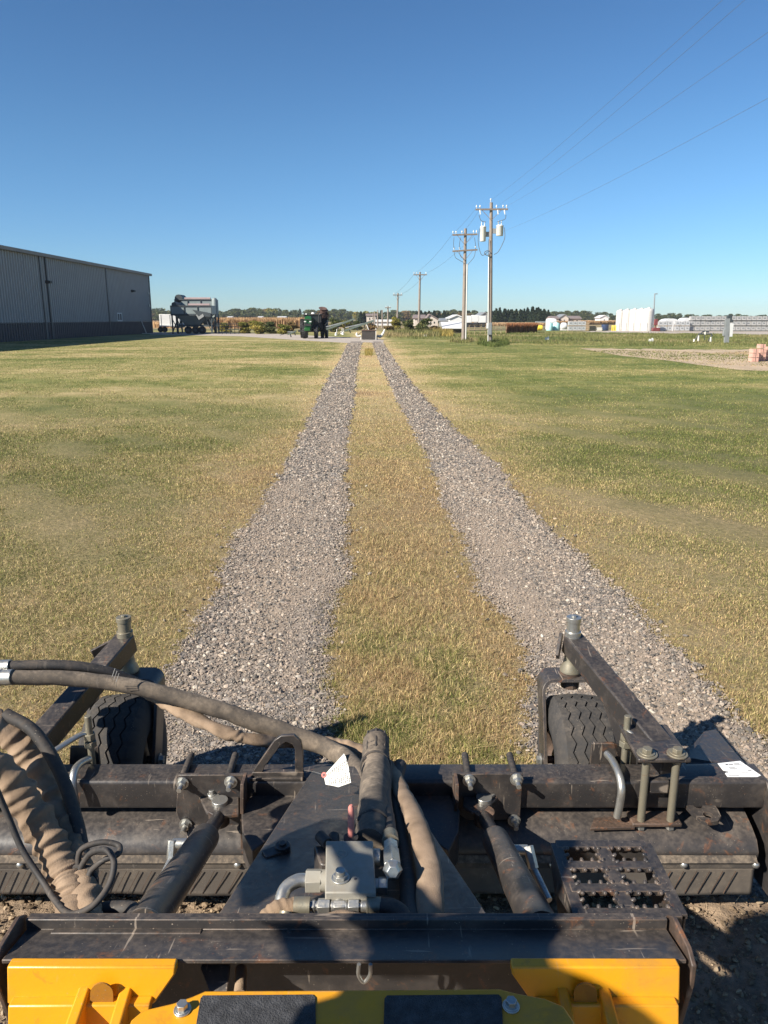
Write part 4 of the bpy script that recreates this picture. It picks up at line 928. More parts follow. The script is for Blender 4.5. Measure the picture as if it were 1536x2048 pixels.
x0, x1 = at(975, 660, YA).x, at(982, 660, YA).x; m = MB(); m.box(((x0 + x1) / 2, YA - .30, (Zp(669.5, YA) + Zp(645.5, YA)) / 2), (x1 - x0, .22, Zp(645.5, YA) - Zp(669.5, YA))); bxm = m.build('meter_box', M['steelgrey'], tA, .01)
m = MB(); m.box((x0 - .06, YA - .28, (Zp(656, YA) + Zp(647, YA)) / 2), (.12, .15, .4)); m.build('small_box', M['white'], tA)
tB, YB_ = pole(926.5, 683.5, 931, 457, 'grey utility pole with two crossarms, left of the transformer pole', .16, [(905, 470, 955, 468.5, (906, 912, 924, 947, 953), True), (905, 502.5, 955, 499.5, (908, 919, 951), True)])
for pts in (((908, 475), (907, 488), (908, 498)), ((921, 475), (919, 488), (919, 498)), ((949, 475), (951, 490), (951, 498)), ((908, 503), (911, 515), (920, 521), (927, 525)), ((919, 503), (921, 512), (927, 518)), ((951, 501), (948, 514), (940, 524), (935, 530))): cab(tB, pts, .02, 'cable', YB_ - .2)
m = MB(); m.cyl(at(931.5, 682, YB_ - .15), at(934.5, 528, YB_ - .15), .05, 10); m.build('conduit', M['offwhite'], tB)
tC, YC = pole(837.5, 667.5, 840, 544, 'third utility pole with one crossarm and white tipped insulators', .16, [(827, 549.5, 854, 549.5, (828, 833, 852), True)])
tD, YD = pole(794, 664, 796, 586, 'fourth utility pole, single crossarm, right of the steel box', .15, [(786, 590, 805, 590, (788, 803), True)])
tE, YE = pole(775.5, 661, 776, 612.5, 'fifth utility pole, small, just right of the white curved tongue', .15, [(770, 615.5, 782, 615.5, (772, 780), False)])
pole(764.5, 656, 764.5, 620, 'sixth utility pole, thin and far', .16); pole(755.5, 655, 755.5, 620, 'seventh utility pole, thin and far, without a crossarm', .16)
pole(749.5, 653, 749.5, 623, 'eighth utility pole near the end of the row', .16); pole(746.5, 652, 746.5, 624, 'last thin utility pole of the row', .16)

# ---- wires
def wire(p, q, sag, r, label, par=None):
    p, q = Vector(p), Vector(q); n = 24; pts = []
    for k in range(n + 1): f = k / n; v = p.lerp(q, f); v.z -= 4 * sag * f * (1 - f); pts.append(v)
    m = MB(); m.tube(pts, r, 5); o = m.build('overhead_wire', M['cable'], None, origin=(q if p.y < 0 else p)); tag(o, label, 'wire'); return o
def nearend(px, py, Y_): return at(px, py, Y_)
for (x0, y0, x1, y1, lb) in ((985, 398, 1432, 0, 'steep overhead wire from the top of the transformer pole'), (994, 413, 1476, 0, 'overhead wire just below the steepest one'), (1014, 412, 1536, 53, 'overhead wire from the right end of the crossarm'), (1008, 462, 1536, 185, 'lowest overhead wire, leaving the right transformer can')):
    P = at(x0, y0, YA - .1); a = at(x1, y1, 20.0); d = (a - P); q = P + d * 1.18
    wire(P, q, .25, .0042, lb)
for k, (a, c) in enumerate((((952, 417), (907, 468)), ((962, 417), (922, 468)), ((955, 418), (908, 468.5)))):
    pass
wire(at(953, 415, YA - .16), at(907, 466, YB_ - .16), .1, .007, 'slanting wire between the two nearest poles, left ends')
wire(at(962, 415, YA - .16), at(924, 466, YB_ - .16), .1, .007, 'slanting wire between the two nearest poles, inner insulators')
wire(at(906, 467, YB_ - .16), at(829, 547, YC - .16), .35, .009, 'long wire from the double crossarm pole to the third pole, left end')
wire(at(953, 466, YB_ - .16), at(852, 547, YC - .16), .35, .009, 'long wire from the double crossarm pole to the third pole, right end')
wire(at(829, 547, YC - .16), at(788, 588, YD - .16), .3, .012, 'wire from the third to the fourth pole, left side')
wire(at(852, 547, YC - .16), at(803, 588, YD - .16), .3, .012, 'wire from the third to the fourth pole, right side')

# ---- houses and farm buildings
def house(px0, px1, by, yeave, yridge, wallm, roofm, label, gable=False, cat='house', name='house', depth=8, wins=2, Y_=None, rid=None):
    Y_ = gz(0, by).y if Y_ is None else Y_; xa, xb = X(px0, Y_), X(px1, Y_); ze, zr = Zp(yeave, Y_), Zp(yridge, Y_); t = empty(name, ((xa + xb) / 2, Y_, 0), label, cat)
    xm = (xa + xb) / 2 if rid is None else X(rid, Y_)
    if gable:
        m = MB(); m.prism([(xa, Y_, 0), (xb, Y_, 0), (xb, Y_, ze), (xm, Y_, zr), (xa, Y_, ze)], (0, depth, 0)); m.build('wall', wallm, t)
        m = MB(); m.prism([(xa - .3, Y_ - .3, ze - .05), (xm, Y_ - .3, zr + .05), (xm, Y_ - .3, zr + .3), (xa - .4, Y_ - .3, ze + .15)], (0, depth + .6, 0)); m.prism([(xb + .3, Y_ - .3, ze - .05), (xm, Y_ - .3, zr + .05), (xm, Y_ - .3, zr + .3), (xb + .4, Y_ - .3, ze + .15)], (0, depth + .6, 0)); m.build('roof', roofm, t)
    else:
        m = MB(); m.box((xm, Y_ + depth / 2, ze / 2), (xb - xa, depth, ze)); m.build('wall', wallm, t)
        m = MB(); m.prism([(xa - .3, Y_ - .4, ze), (xa - .3, Y_ + depth / 2, zr), (xa - .3, Y_ + depth + .4, ze), (xa - .3, Y_ + depth + .4, ze - .1), (xa - .3, Y_ - .4, ze - .1)], (xb - xa + .6, 0, 0)); m.build('roof', roofm, t)
    for k in range(wins):
        xw = xa + (xb - xa) * (k + 1) / (wins + 1); m = MB(); m.box((xw, Y_ - .02, ze * .6), ((xb - xa) * .10, .06, ze * .28)); m.build('window', M['glass'], t)
    return t
house(745, 784, 651, 643, 639, M['white'], M['offwhite'], 'long low white shed far off behind the small poles', cat='shed', name='shed', wins=0)
house(733, 752, 648, 631, 627, M['housew'], M['shingle'], 'brownish far house left of the low white shed', Y_=300)
house(829, 850, 652, 636, 629, M['housew'], M['shingle'], 'brown roofed house directly behind the third utility pole', Y_=210)
house(854, 876, 655, 640, 630, M['housew'], M['shingle'], 'pale gabled house left of the white barn', True, Y_=200, rid=859)
house(883, 900, 652, 641, 636, M['steelgrey'], M['steelgrey'], 'low grey shed left of the white barn', cat='shed', name='shed', Y_=190, wins=0)
house(900, 928, 652, 637.5, 631.5, M['white'], M['white'], 'white gabled barn with a dark door, left of the poles', True, 'barn', 'barn', 12, 0, Y_=185)
m = MB(); 
t = house(959, 980, 652, 634, 626, M['steelgrey'], M['steelgrey'], 'grey gabled grain shed behind the transformer pole', True, 'barn', 'barn', 14, 0, Y_=230)
Yw = gz(0, 667).y; xa, xb = X(886, Yw), X(925, Yw)
t = empty('open_shed', ((xa + xb) / 2, Yw, 0), 'small open shed with a bright white roof left of the double crossarm pole', 'shed')
m = MB(); m.prism([(xa - .1, Yw - .3, Zp(655.5, Yw)), (xa - .1, Yw + 2.6, Zp(644.5, Yw) + .05), (xa - .1, Yw + 2.6, Zp(644.5, Yw) - .05), (xa - .1, Yw - .3, Zp(655.5, Yw) - .12)], (xb - xa + .2, 0, 0)); m.build('roof', M['white'], t)
m = MB(); m.box(((xa + xb) / 2, Yw + 1.2, .35), (xb - xa, 2.2, .7)); m.build('wall', M['bark'], t)
for x_ in (xa, xb): m = MB(); m.bar((x_, Yw, 0), (x_, Yw, Zp(655, Yw)), .08, .08, (0, 1, 0)); m.build('post', M['bark'], t)
for px0, px1, lb in ((934, 944, 'white truck cab parked by the white barn'), (944, 958, 'white box truck behind the rail fence'), (956, 972, 'long white trailer left of the transformer pole')):
    Y_ = 175; xa, xb = X(px0, Y_), X(px1, Y_); t = empty('parked_truck', ((xa + xb) / 2, Y_, 0), lb, 'truck')
    m = MB(); m.box(((xa + xb) / 2, Y_ + 1, 1.75 if px0 != 944 else 1.9), (xb - xa - .05, 2.2, 1.5)); m.build('truck_body', M['white'], t, .06)
    for f in (.2, .75): m = MB(); m.cyl((xa + (xb - xa) * f, Y_ - .05, .45), (xa + (xb - xa) * f, Y_ + .3, .45), .45, 16); m.build('wheel', M['tblack'], t)
    m = MB(); m.box(((xa + xb) / 2, Y_ + .3, .85), (xb - xa, .6, .3)); m.build('truck_frame', M['tblack'], t)
house(1104, 1118, 650, 637, 632, M['housew'], M['shingle'], 'small beige far house at the right end of the conifers', Y_=260, wins=1)
house(1120, 1137, 650, 636, 630, M['housew'], M['steelgrey'], 'grey roofed far house with a light gable', True, Y_=262, wins=1)
house(1138, 1162, 650, 637, 631.5, M['housew'], M['shingle'], 'wide brown roofed far house', Y_=264, wins=2)
house(1200, 1217, 649, 636, 631.5, M['white'], M['white'], 'small bright white far house left of the tall tanks', True, Y_=330, wins=1)
for px0, px1, lb in ((516, 524, 'white far house on the horizon behind the corn, left'), (555, 571, 'low white far building on the horizon behind the corn'), (455, 463, 'white far building beyond the corn at the far left')):
    house(px0, px1, 640, 634.5, 632.5, M['white'], M['white'], lb, Y_=440, wins=0, cat='building', name='far_building')

# ---- tall white tanks, pole lamp, bollards
Yk = gz(0, 662.6).y
for i, (cx, top, wd, lb) in enumerate(((1242, 620, 17, 'leftmost of the tall white tanks in the row'), (1256, 619, 19, 'second tall white tank from the left'), (1270.5, 618, 20, 'middle tall white tank of the row'), (1284, 617.5, 21, 'fourth tall white tank, behind the front one'), (1299, 616.5, 25, 'rightmost and largest tall white tank'))):
    Y_ = Yk + (4 - i) * 1.2; xa, xb = X(cx - wd * .45, Y_), X(cx + wd * .45, Y_); r_ = (xb - xa) / 2; zt4 = Zp(top, Y_); c = Vector(((xa + xb) / 2, Y_ + r_, 0)); t = empty('storage_tank', c, lb, 'storage tank', 'tall white tanks in a row')
    m = MB(); prof = [(r_ * .98, 0)]
    for k in range(1, 12): z_ = (zt4 - .25) * k / 12; prof += [(r_, z_ - .03), (r_ * 1.008, z_), (r_, z_ + .03)]
    m.lathe(prof + [(r_, zt4 - .25), (r_ * .9, zt4 - .08), (r_ * .5, zt4), (.25, zt4 + .03), (.02, zt4 + .03)], c, (0, 0, 1), 40); m.build('tank_shell', M['tank'], t)
    m = MB(); m.cyl(c + Vector((0, -.3, zt4)), c + Vector((0, -.3, zt4 + .12)), .22, 14); m.build('tank_lid', M['offwhite'], t)
    m = MB(); m.cyl(c + Vector((-r_ * .3, -r_ * .96, .1)), c + Vector((-r_ * .3, -r_ * .96, 1.25)), .035, 8); m.build('drain_pipe', M['steelgrey'], t)
    m = MB(); m.cyl(c + Vector((r_ * .3, -r_ * .96, .1)), c + Vector((r_ * .3, -r_ * .96, 1.25)), .035, 8); m.build('drain_pipe', M['steelgrey'], t)
b = gz(1308, 661); m = MB(); b.y += 4; q0 = at(1306, 660, b.y); q1 = at(1309.5, 588, b.y); q0.z = 0; t = empty('yard_light', q0, 'grey yard light pole rising behind the tall white tanks', 'light pole')
m.cyl(q0, q1, .13, 12, .09); m.build('pole_shaft', M['steelgrey'], t); m = MB(); m.box(q1 + Vector((.2, 0, .02)), (.5, .3, .14)); m.build('lamp_head', M['steelgrey'], t, .02)
for i, px in enumerate((1224, 1227.5, 1231)): b = gz(px, 662); m = MB(); m.lathe([(.09, 0), (.09, .82), (.05, .88)], b, (0, 0, 1), 12); tag(m.build('bollard', M['ypaint'], None, origin=b), ('yellow bollard left of the tall tanks, leftmost', 'yellow bollard left of the tall tanks, middle one', 'yellow bollard closest to the left of the tall tanks')[i], 'bollard', 'yellow bollards left of the tanks')
for i, px in enumerate((1321, 1332, 1337.5)): b = gz(px, 662.3); m = MB(); m.lathe([(.09, 0), (.09, .78), (.05, .84)], b, (0, 0, 1), 12); tag(m.build('bollard', M['offwhite'] if i != 1 else M['ypaint'], None, origin=b), ('white bollard beside the dark red machine', 'yellow bollard right of the dark red machine', 'white bollard right of the yellow one')[i], 'bollard')
b = gz(1313, 663); t = empty('pump_unit', b, 'low dark red pump unit at the right foot of the tall tanks', 'pump'); m = MB(); m.box(b + Vector((0, .4, .3)), (1.1, .7, .5)); m.build('pump_body', M['redm'], t, .06); m = MB(); m.box(b + Vector((-.1, .3, 1.35)), (.5, .4, .9)); m.box(b + Vector((-.1, .3, .75)), (.12, .12, .5)); m.build('hose_reel', M['redm'], t, .04)

# ---- teal tanks, loose totes, drums
for i, (px, top, wd, lb) in enumerate(((1101, 645, 13, 'left pale teal round tank'), (1114.5, 645, 15, 'right pale teal round tank'))):
    Y_ = gz(0, 661.8).y + i; r_ = (X(px + wd / 2, Y_) - X(px - wd / 2, Y_)) / 2; h_ = Zp(top, Y_); c = Vector((X(px, Y_), Y_ + r_, 0)); t = empty('round_tank', c, lb, 'tank', 'pale teal tanks')
    m = MB(); m.lathe([(r_ * .96, .05), (r_, .15), (r_, h_ * .8), (r_ * .8, h_ * .94), (r_ * .2, h_), (.02, h_)], c, (0, 0, 1), 28); m.build('tank_shell', M['teal'], t); m = MB(); m.cyl(c + Vector((0, 0, h_ - .02)), c + Vector((0, 0, h_ + .08)), .2, 12); m.build('tank_lid', M['offwhite'], t)
for i, (px, wd, h_, lb) in enumerate(((1128, 12, .7, 'low white tank lying right of the teal tanks'), (1110, 22, .25, 'white pile on the ground behind the teal tanks'))):
    Y_ = gz(0, 660.5).y; c = Vector((X(px, Y_), Y_ + i * 3, 0)); r_ = (X(px + wd / 2, Y_) - X(px - wd / 2, Y_)) / 2
    m = MB(); m.lathe([(.05, -r_), (.5, -r_ * .9), (.62, -r_ * .5), (.62, r_ * .5), (.5, r_ * .9), (.05, r_)], c + Vector((0, 0, .62 if i == 0 else 1.3)), (1, 0, 0), 16); m.box(c + Vector((0, 0, .08 if i == 0 else .6)), (r_ * 1.8, .8, .16 if i == 0 else .9)); tag(m.build('lying_tank', M['white'], None, origin=c), lb, 'tank')
b = gz(1079.5, 661.5); t = empty('yellow_tank_cart', b, 'small yellow tank cart under a grey canopy left of the teal tanks', 'cart'); m = MB(); m.lathe([(.1, -.45), (.38, -.35), (.42, 0), (.38, .35), (.1, .45)], b + Vector((0, 0, .45)), (1, 0, 0), 16); m.build('cart_tank', M['ypaint'], t); m = MB(); m.box(b + Vector((.1, .3, 1.35)), (1.5, 1.0, .18)); m.build('canopy', M['steelgrey'], t); m = MB()
for s in (-1, 1): m.bar(b + Vector((.1 + s * .65, .3, 0)), b + Vector((.1 + s * .65, .3, 1.3)), .06, .06, (0, 1, 0))
m.build('canopy_posts', M['steelgrey'], t)
# IBC tote: bottle, cage, pallet
def tote(loc, sc=1.0, label='', group='', bottle='tank'):
    t = empty('ibc_tote', loc, label, 'tote', group); z = loc[2]
    m = MB(); m.box(Vector(loc) + Vector((0, .5, .62)), (1.08, .92, .88)); m.cyl(Vector(loc) + Vector((0, .5, 1.04)), Vector(loc) + Vector((0, .5, 1.10)), .14, 12); m.build('bottle', M[bottle], t, .08)
    m = MB()
    for q in (-.56, -.28, 0, .28, .56): m.bar(Vector(loc) + Vector((q, .02, .14)), Vector(loc) + Vector((q, .02, 1.1)), .035, .03, (0, 1, 0))
    for q in (.2, .5, .8, 1.1): m.bar(Vector(loc) + Vector((-.58, .02, q)), Vector(loc) + Vector((.58, .02, q)), .03, .035)
    m.bar(Vector(loc) + Vector((-.58, .02, 1.1)), Vector(loc) + Vector((-.58, .98, 1.1)), .035, .035); m.bar(Vector(loc) + Vector((.58, .02, 1.1)), Vector(loc) + Vector((.58, .98, 1.1)), .035, .035)
    m.box(Vector(loc) + Vector((.0, .0, .72)), (.40, .02, .26)); m.build('cage', M['steelgrey'], t)
    m = MB(); m.box(Vector(loc) + Vector((0, .5, .13)), (1.18, 1.0, .04)); 
    for q in (-.52, 0, .52): m.box(Vector(loc) + Vector((q, .5, .055)), (.12, 1.0, .11))
    m.build('pallet', M['tblack'] if bottle != 'white' else M['pallet'], t); return t
Y0 = gz(0, 662.6).y; TW = X(1400, Y0) - X(1388.5, Y0); sc0 = TW / 1.2
proto = tote((0, 0, 0), 1, 'white caged tote in the three high wall of totes at the right edge', 'totes of the long three high stack'); proto2 = tote((0, 0, 0), 1, 'white tote with dark label plate in the lower stacks right of the tanks', 'totes of the low stacks', 'white')
def put(pr, loc, s, label=None, group=None, first=[]):
    if pr.name not in first: first.append(pr.name); o = pr; o.location = loc
    else: o = copyt(pr, loc, 1, 0)
    o.scale = (s, s, s)
    if label: o['label'] = label
    if group: o['group'] = group
    return o
hT = Zp(632, Y0) / 3 / 1.14
for k in range(17):
    for tier in range(3):
        px = 1386 + k * 10.2
        if tier == 2 and 9 <= k <= 9: pass
        o = put(proto, (X(px, Y0), Y0 + rr.uniform(-.08, .08), tier * 1.14 * hT), hT)
        o.scale = (sc0 * .9, hT, hT)
for k, (px, tiers) in enumerate(((1322, 2), (1331, 2), (1341, 2), (1356, 2), (1366, 2), (1376, 2))):
    for tier in range(tiers):
        o = put(proto2, (X(px, Y0 - .5), Y0 - .5, tier * 1.14 * hT), hT); o.scale = (sc0 * .85, hT, hT)
for k, px in enumerate((1142, 1151, 1160, 1168)):
    Yq = Y0 + 1
    for tier in range(2):
        o = put(proto2, (X(px, Yq), Yq, tier * 1.14 * hT), hT, 'white tote in the loose two high row right of the teal tanks', 'totes right of the teal tanks'); o.scale = (sc0 * .8, hT, hT)
for k, (px0, px1, lb) in enumerate(((1329, 1358, 'long white covered heap behind the low totes'), (1367, 1386, 'white rounded cover at the left end of the tote wall'))):
    Yq = Y0 + 4; xa, xb = X(px0, Yq), X(px1, Yq); c = Vector(((xa + xb) / 2, Yq, 0)); zt5 = Zp(637 if k == 0 else 635.5, Yq); m = MB(); n_ = 12; w_ = (xb - xa) / 2
    m.prism([(xa, Yq, 0)] + [(c.x + w_ * .99 * math.cos(a) , Yq, zt5 - .5 + .5 * math.sin(a)) for a in np.linspace(3.14, 0, n_)] + [(xb, Yq, 0)], (0, 2.5, 0)); tag(m.build('covered_heap', M['white'], None, origin=c), lb, 'heap')
for i, (px, mt, w_, h_, lb) in enumerate(((1174, 'pallet', .7, 1.3, 'stack of wooden crates at the end of the loose totes'), (1186, 'tblack', .9, .75, 'dark machine part among the drums'), (1199, 'offwhite', .9, .5, 'pale low bundle on the yard'), (1211, 'blueb', 1.1, .95, 'dark blue drum left of the yellow bollards'))):
    Yq = gz(0, 661.5).y; b = Vector((X(px, Yq), Yq, 0)); m = MB()
    if mt == 'blueb': m.lathe([(w_ / 2 * .96, 0), (w_ / 2, .03), (w_ / 2, h_ - .03), (w_ / 2 * .9, h_)], b, (0, 0, 1), 20)
    else:
        for q in range(4): m.box(b + Vector((rr.uniform(-.05, .05), 0, h_ * (q + .5) / 4)), (w_ * rr.uniform(.8, 1), .8, h_ / 4 * .86))
    tag(m.build(['crate_stack', 'machine_part', 'low_bundle', 'drum'][i], M[mt], None, .02, origin=b), lb, ['crates', 'machine part', 'bundle', 'drum'][i])

# ---- hydrant loop frame, electric panel post, brick pallets
b = gz(1408, 684.5); Yh = b.y; t = empty('hydrant_loop', b, 'low black pipe loop on white feet standing in the weeds', 'hydrant')
P = lambda x, y: at(x, y, Yh)
m = MB(); m.tube([P(1391, 679), P(1398, 668), P(1423, 668), P(1425, 672)], .05, 10); m.tube([P(1400, 668), P(1406, 663.5), P(1418, 664)], .05, 10); m.tube([P(1416, 682), P(1424, 670)], .045, 8); m.tube([P(1409, 680), P(1409, 668)], .03, 8); m.build('pipe', M['bindark'], t)
for x, y0, y1 in ((1388, 683.5, 678), (1396.5, 682, 671), (1421, 684, 674), (1410, 669, 663)):
    m = MB(); m.cyl(P(x, y0), P(x + .6, y1), .075, 10); m.build('foot', M['offwhite'], t)
b = gz(1454, 686); Yp_ = b.y; t = empty('electric_panel', b, 'grey electric panel post with a pale cabinet, standing before the tote wall', 'electric panel'); P = lambda x, y: at(x, y, Yp_)
m = MB(); m.bar(P(1452.5, 685.5), P(1455, 637), .32, .25, (0, 1, 0)); m.build('panel_post', M['steelgrey'], t)
m = MB(); m.box(P(1461, 660), (.30, .25, 1.0)); m.build('cabinet', M['white'], t, .01)
m = MB(); m.box(P(1449, 665), (.22, .22, .5)); m.cyl(P(1448.5, 685), P(1448.5, 670), .04, 8); m.build('small_cabinet', M['steelgrey'], t, .01)
m = MB(); m.box(P(1459, 635), (.36, .2, .36)); m.box(P(1463, 642), (.2, .2, .2)); m.build('meter', M['bindark'], t, .02)
for k, (px, by, top, wd, z0, lb) in enumerate(((1510, 724, 697.5, 13.5, 0, 'left pallet stack of pink blocks at the right edge'), (1524, 723, 697.5, 13.5, 0, 'right pallet stack of pink blocks at the right edge'), (1523, 723, 688, 11, 1, 'single pink block bundle on top of the right stack'), (1537.5, 722, 693, 12, 0, 'pink block stack cut by the edge of the frame'))):
    b = gz(px, by); Y_ = b.y; w_ = X(px + wd / 2, Y_) - X(px - wd / 2, Y_); zb = Zp(697.5, Y_) + .002 if z0 else 0; zt6 = Zp(top, Y_); b.z = zb
    t = empty('block_stack', b, lb, 'block stack', 'pink block stacks'); n_ = 3 if not z0 else 1; hh = (zt6 - zb) / n_
    m = MB()
    for q in range(n_):
        for s in range(4): m.box((b.x - w_ / 2 + w_ * (s + .5) / 4, Y_ + .18, zb + hh * (q + .5)), (w_ / 4 * .86, .36, hh * .86))
    m.build('blocks', M['brickp'], t, smooth=0)
    m = MB(); m.bar((b.x, Y_ - .006, zb), (b.x, Y_ - .006, zt6), .012, .006, (0, 1, 0)); m.build('strap', M['tblack'], t)
for px, py, lb in ((1302, 683.5, 'small white litter left in the ditch weeds, right'), (1094, 680, 'small white litter in the ditch weeds, left'), (850, 673.5, 'small white marker on the grass near the third pole')):
    b = gz(px, py); m = MB(); m.box(b + Vector((0, 0, .12)), (.35, .15, .2)); m.box(b + Vector((.1, 0, .24)), (.12, .1, .1)); tag(m.build('litter', M['white'], None, .02, origin=b), lb, 'litter')

# ---- the air between here and the horizon
hz_m = NT('haze_air'); hz_m.t.nodes.remove(hz_m.b); pv = hz_m.n('ShaderNodeVolumePrincipled'); pv.inputs['Color'].default_value = (.80, .87, .97, 1); pv.inputs['Density'].default_value = .00020; pv.inputs['Anisotropy'].default_value = .2
hz_m.L(pv.outputs[0], hz_m.out.inputs['Volume'])
m = MB(); m.box((0, 300, 7.0), (1600, 1200, 16.0)); tag(m.build('haze', hz_m.mat, smooth=0), 'thin pale air over the fields', None, None, 'stuff')
# ============================================================ POWER RAKE (the attachment in front of the machine)
def A(px, py, Y): return at(px, py, Y)
YF, YB, ZT, ZBm = 2.05, 2.15, .449, .352
rake = empty('power_rake', (-.10, 2.1, 0), 'black power rake with two front caster wheels, mounted on the yellow coupler', 'power rake')
# main beam: square tube with rounded corners
def roundtube(m, x0, x1, yf, yb, zb, zt, r=.012):
    pts = []
    for cx, cz, a0 in ((yb - r, zt - r, 0), (yf + r, zt - r, 90), (yf + r, zb + r, 180), (yb - r, zb + r, 270)):
        for k in range(5):
            a = R(a0 + 90 * k / 4); pts.append((cx + r * math.cos(a), cz + r * math.sin(a)))
    m.prism([(x0, y, z) for y, z in pts], (x1 - x0, 0, 0)); return m
m = roundtube(MB(), -1.34, 1.152, YF, YB, ZBm, ZT); beam = m.build('main_beam', M['black'], rake, smooth=30)
# end plate of beam
m = MB(); m.prism([(1.153, 2.15, .446), (1.153, 2.05, .446), (1.153, 1.93, .30), (1.153, 1.93, .12), (1.153, 2.2, .10), (1.153, 2.34, .30)], (.010, 0, 0)); m.build('end_plate', M['black'], rake, .002)
m = MB(); m.prism([(-1.35, 2.18, .47), (-1.35, 2.02, .455), (-1.35, 1.93, .30), (-1.35, 1.93, .12), (-1.35, 2.2, .10), (-1.35, 2.34, .30)], (-.010, 0, 0)); m.build('end_plate', M['black'], rake, .002)
# drum and its cover
m = MB(); m.cyl((-1.33, 2.20, .20), (1.14, 2.20, .20), .115, 28)
for k in range(120):
    x_ = -1.3 + 2.42 * k / 119; a = k * .9
    for q in range(3):
        b = a + q * 2.09; d = Vector((0, math.cos(b), math.sin(b))); c_ = Vector((x_, 2.20, .20)) + d * .125; m.cyl(c_ - d * .012, c_ + d * .014, .009, 6, .006)
m.build('drum', M['blackedge'], rake)
prof = [(2.19, .333), (2.10, .33), (2.03, .308), (1.992, .289), (1.974, .262), (1.973, .242)]
m = MB()
vs = []; th = .004
for x_ in (-1.34, 1.115):
    for y_, z_ in prof: vs.append((x_, y_, z_))
    for y_, z_ in reversed(prof): vs.append((x_, y_ + .004, z_ - th))
n_ = len(prof) * 2; fs = [list(range(n_)), list(range(n_, 2 * n_))[::-1]] + [[i, (i + 1) % n_, n_ + (i + 1) % n_, n_ + i] for i in range(n_)]
m.add(vs, [f[::-1] for f in fs]); cover = m.build('drum_cover', M['plate'], rake, smooth=50)
m = MB(); m.prism([(-1.335, 1.955, .236), (-1.335, 1.972, .252), (-1.335, 1.972, .236)], (2.443, 0, 0)); m.box((-.113, 1.966, .228), (2.443, .006, .030)); m.build('flap_strip', M['flapdust'], rake, .001)
for px in (40, 475, 1105, 1368, 1512): p = A(px, 1729, 1.962); m = MB(); m.lathe([(.011, 0), (.0105, .004), (.007, .008), (0.001, .0095)], (p.x, 1.963, .226), (0, -1, 0), 16); m.build('carriage_bolt', M['zinc'], rake)
# rubber flap, slightly wavy, with slanted grooves
m = MB(); nxx = 240; rows = 8; vs = []
for i in range(nxx + 1):
    x_ = -1.335 + 2.44 * i / nxx
    for k in range(rows + 1):
        z_ = .216 - .098 * k / rows
        g_ = ((x_ * 26 + k * .22) % 1.0); gr = 0
        vs.append((x_, 1.966 + gr + .006 * math.sin(x_ * 4.0) * k / rows + .003 * math.sin(x_ * 13) * k / rows, z_ + .002 * math.sin(x_ * 7) * k / rows))
fs = [[i * (rows + 1) + k, i * (rows + 1) + k + 1, (i + 1) * (rows + 1) + k + 1, (i + 1) * (rows + 1) + k] for i in range(nxx) for k in range(rows)]
m.add(vs, fs); fl = m.build('rubber_flap', M['flap'], rake, smooth=30); sol = fl.modifiers.new('thick', 'SOLIDIFY'); sol.thickness = .006; sol.offset = -1
def grooves(px0, px1, step):
    m = MB(); px = px0
    while px < px1:
        a = A(px, 1786, 1.961); b = A(px + 24, 1741, 1.963); a.y = 1.959; b.y = 1.959
        m.bar(a, b, .0020, .002, (0, 1, 0)); px += step
    return m
m = grooves(-20, 480, 25); m.build('flap_grooves', M['blackedge'], fl)
m = grooves(1290, 1465, 26); m.build('flap_grooves', M['blackedge'], fl)

# centre frame: wide tapering plate from beam to mounting plate
def zat(px, py, zz): return gz(px, py, zz)
zf, zn = .468, .655
plate = [zat(630, 1533, zf), zat(774, 1533, zf), zat(996, 1862, zn), zat(415, 1862, zn)]
m = MB(); m.prism(plate, (0, .02, -.012)); m.build('centre_plate', M['plate'], rake, .002)
m = MB()
for a, b in ((plate[0], plate[3]), (plate[1], plate[2])):
    m.prism([a + Vector((0, 0, -.014)), b + Vector((0, 0, -.014)), b + Vector((0, .03, -.13)), a + Vector((0, 0, -.10))], (.010 if a is plate[0] else -.010, 0, 0))
m.build('side_rail', M['black'], rake, .0015)
# box shaped gussets beside the centre plate
for poly, ex in ((([(482, 1620), (512, 1575), (602, 1576), (590, 1640), (505, 1702), (484, 1662)]), (0, .03, -.02)),
                 (([(920, 1620), (890, 1575), (800, 1576), (812, 1640), (897, 1702), (918, 1662)]), (0, .03, -.02))):
    m = MB(); m.prism([zat(a, b, .40 + (1700 - b) * .0000) for a, b in poly], (0, 0, -.10)); m.build('gusset_box', M['black'], rake, .004)
# small latch on the centre plate
m = MB(); c0 = zat(524, 1724, .55); c1 = zat(568, 1702, .55)
c0, c1 = zat(528, 1716, .585), zat(566, 1702, .585)
m.bar(c0 + Vector((0, 0, .006)), c1 + Vector((0, 0, .006)), .030, .010); m.cyl(c1, c1 + Vector((0, 0, .018)), .018, 20); m.cyl(c1 + Vector((0, 0, .018)), c1 + Vector((0, 0, .024)), .009, 16); m.build('latch', M['black'], rake, .002)
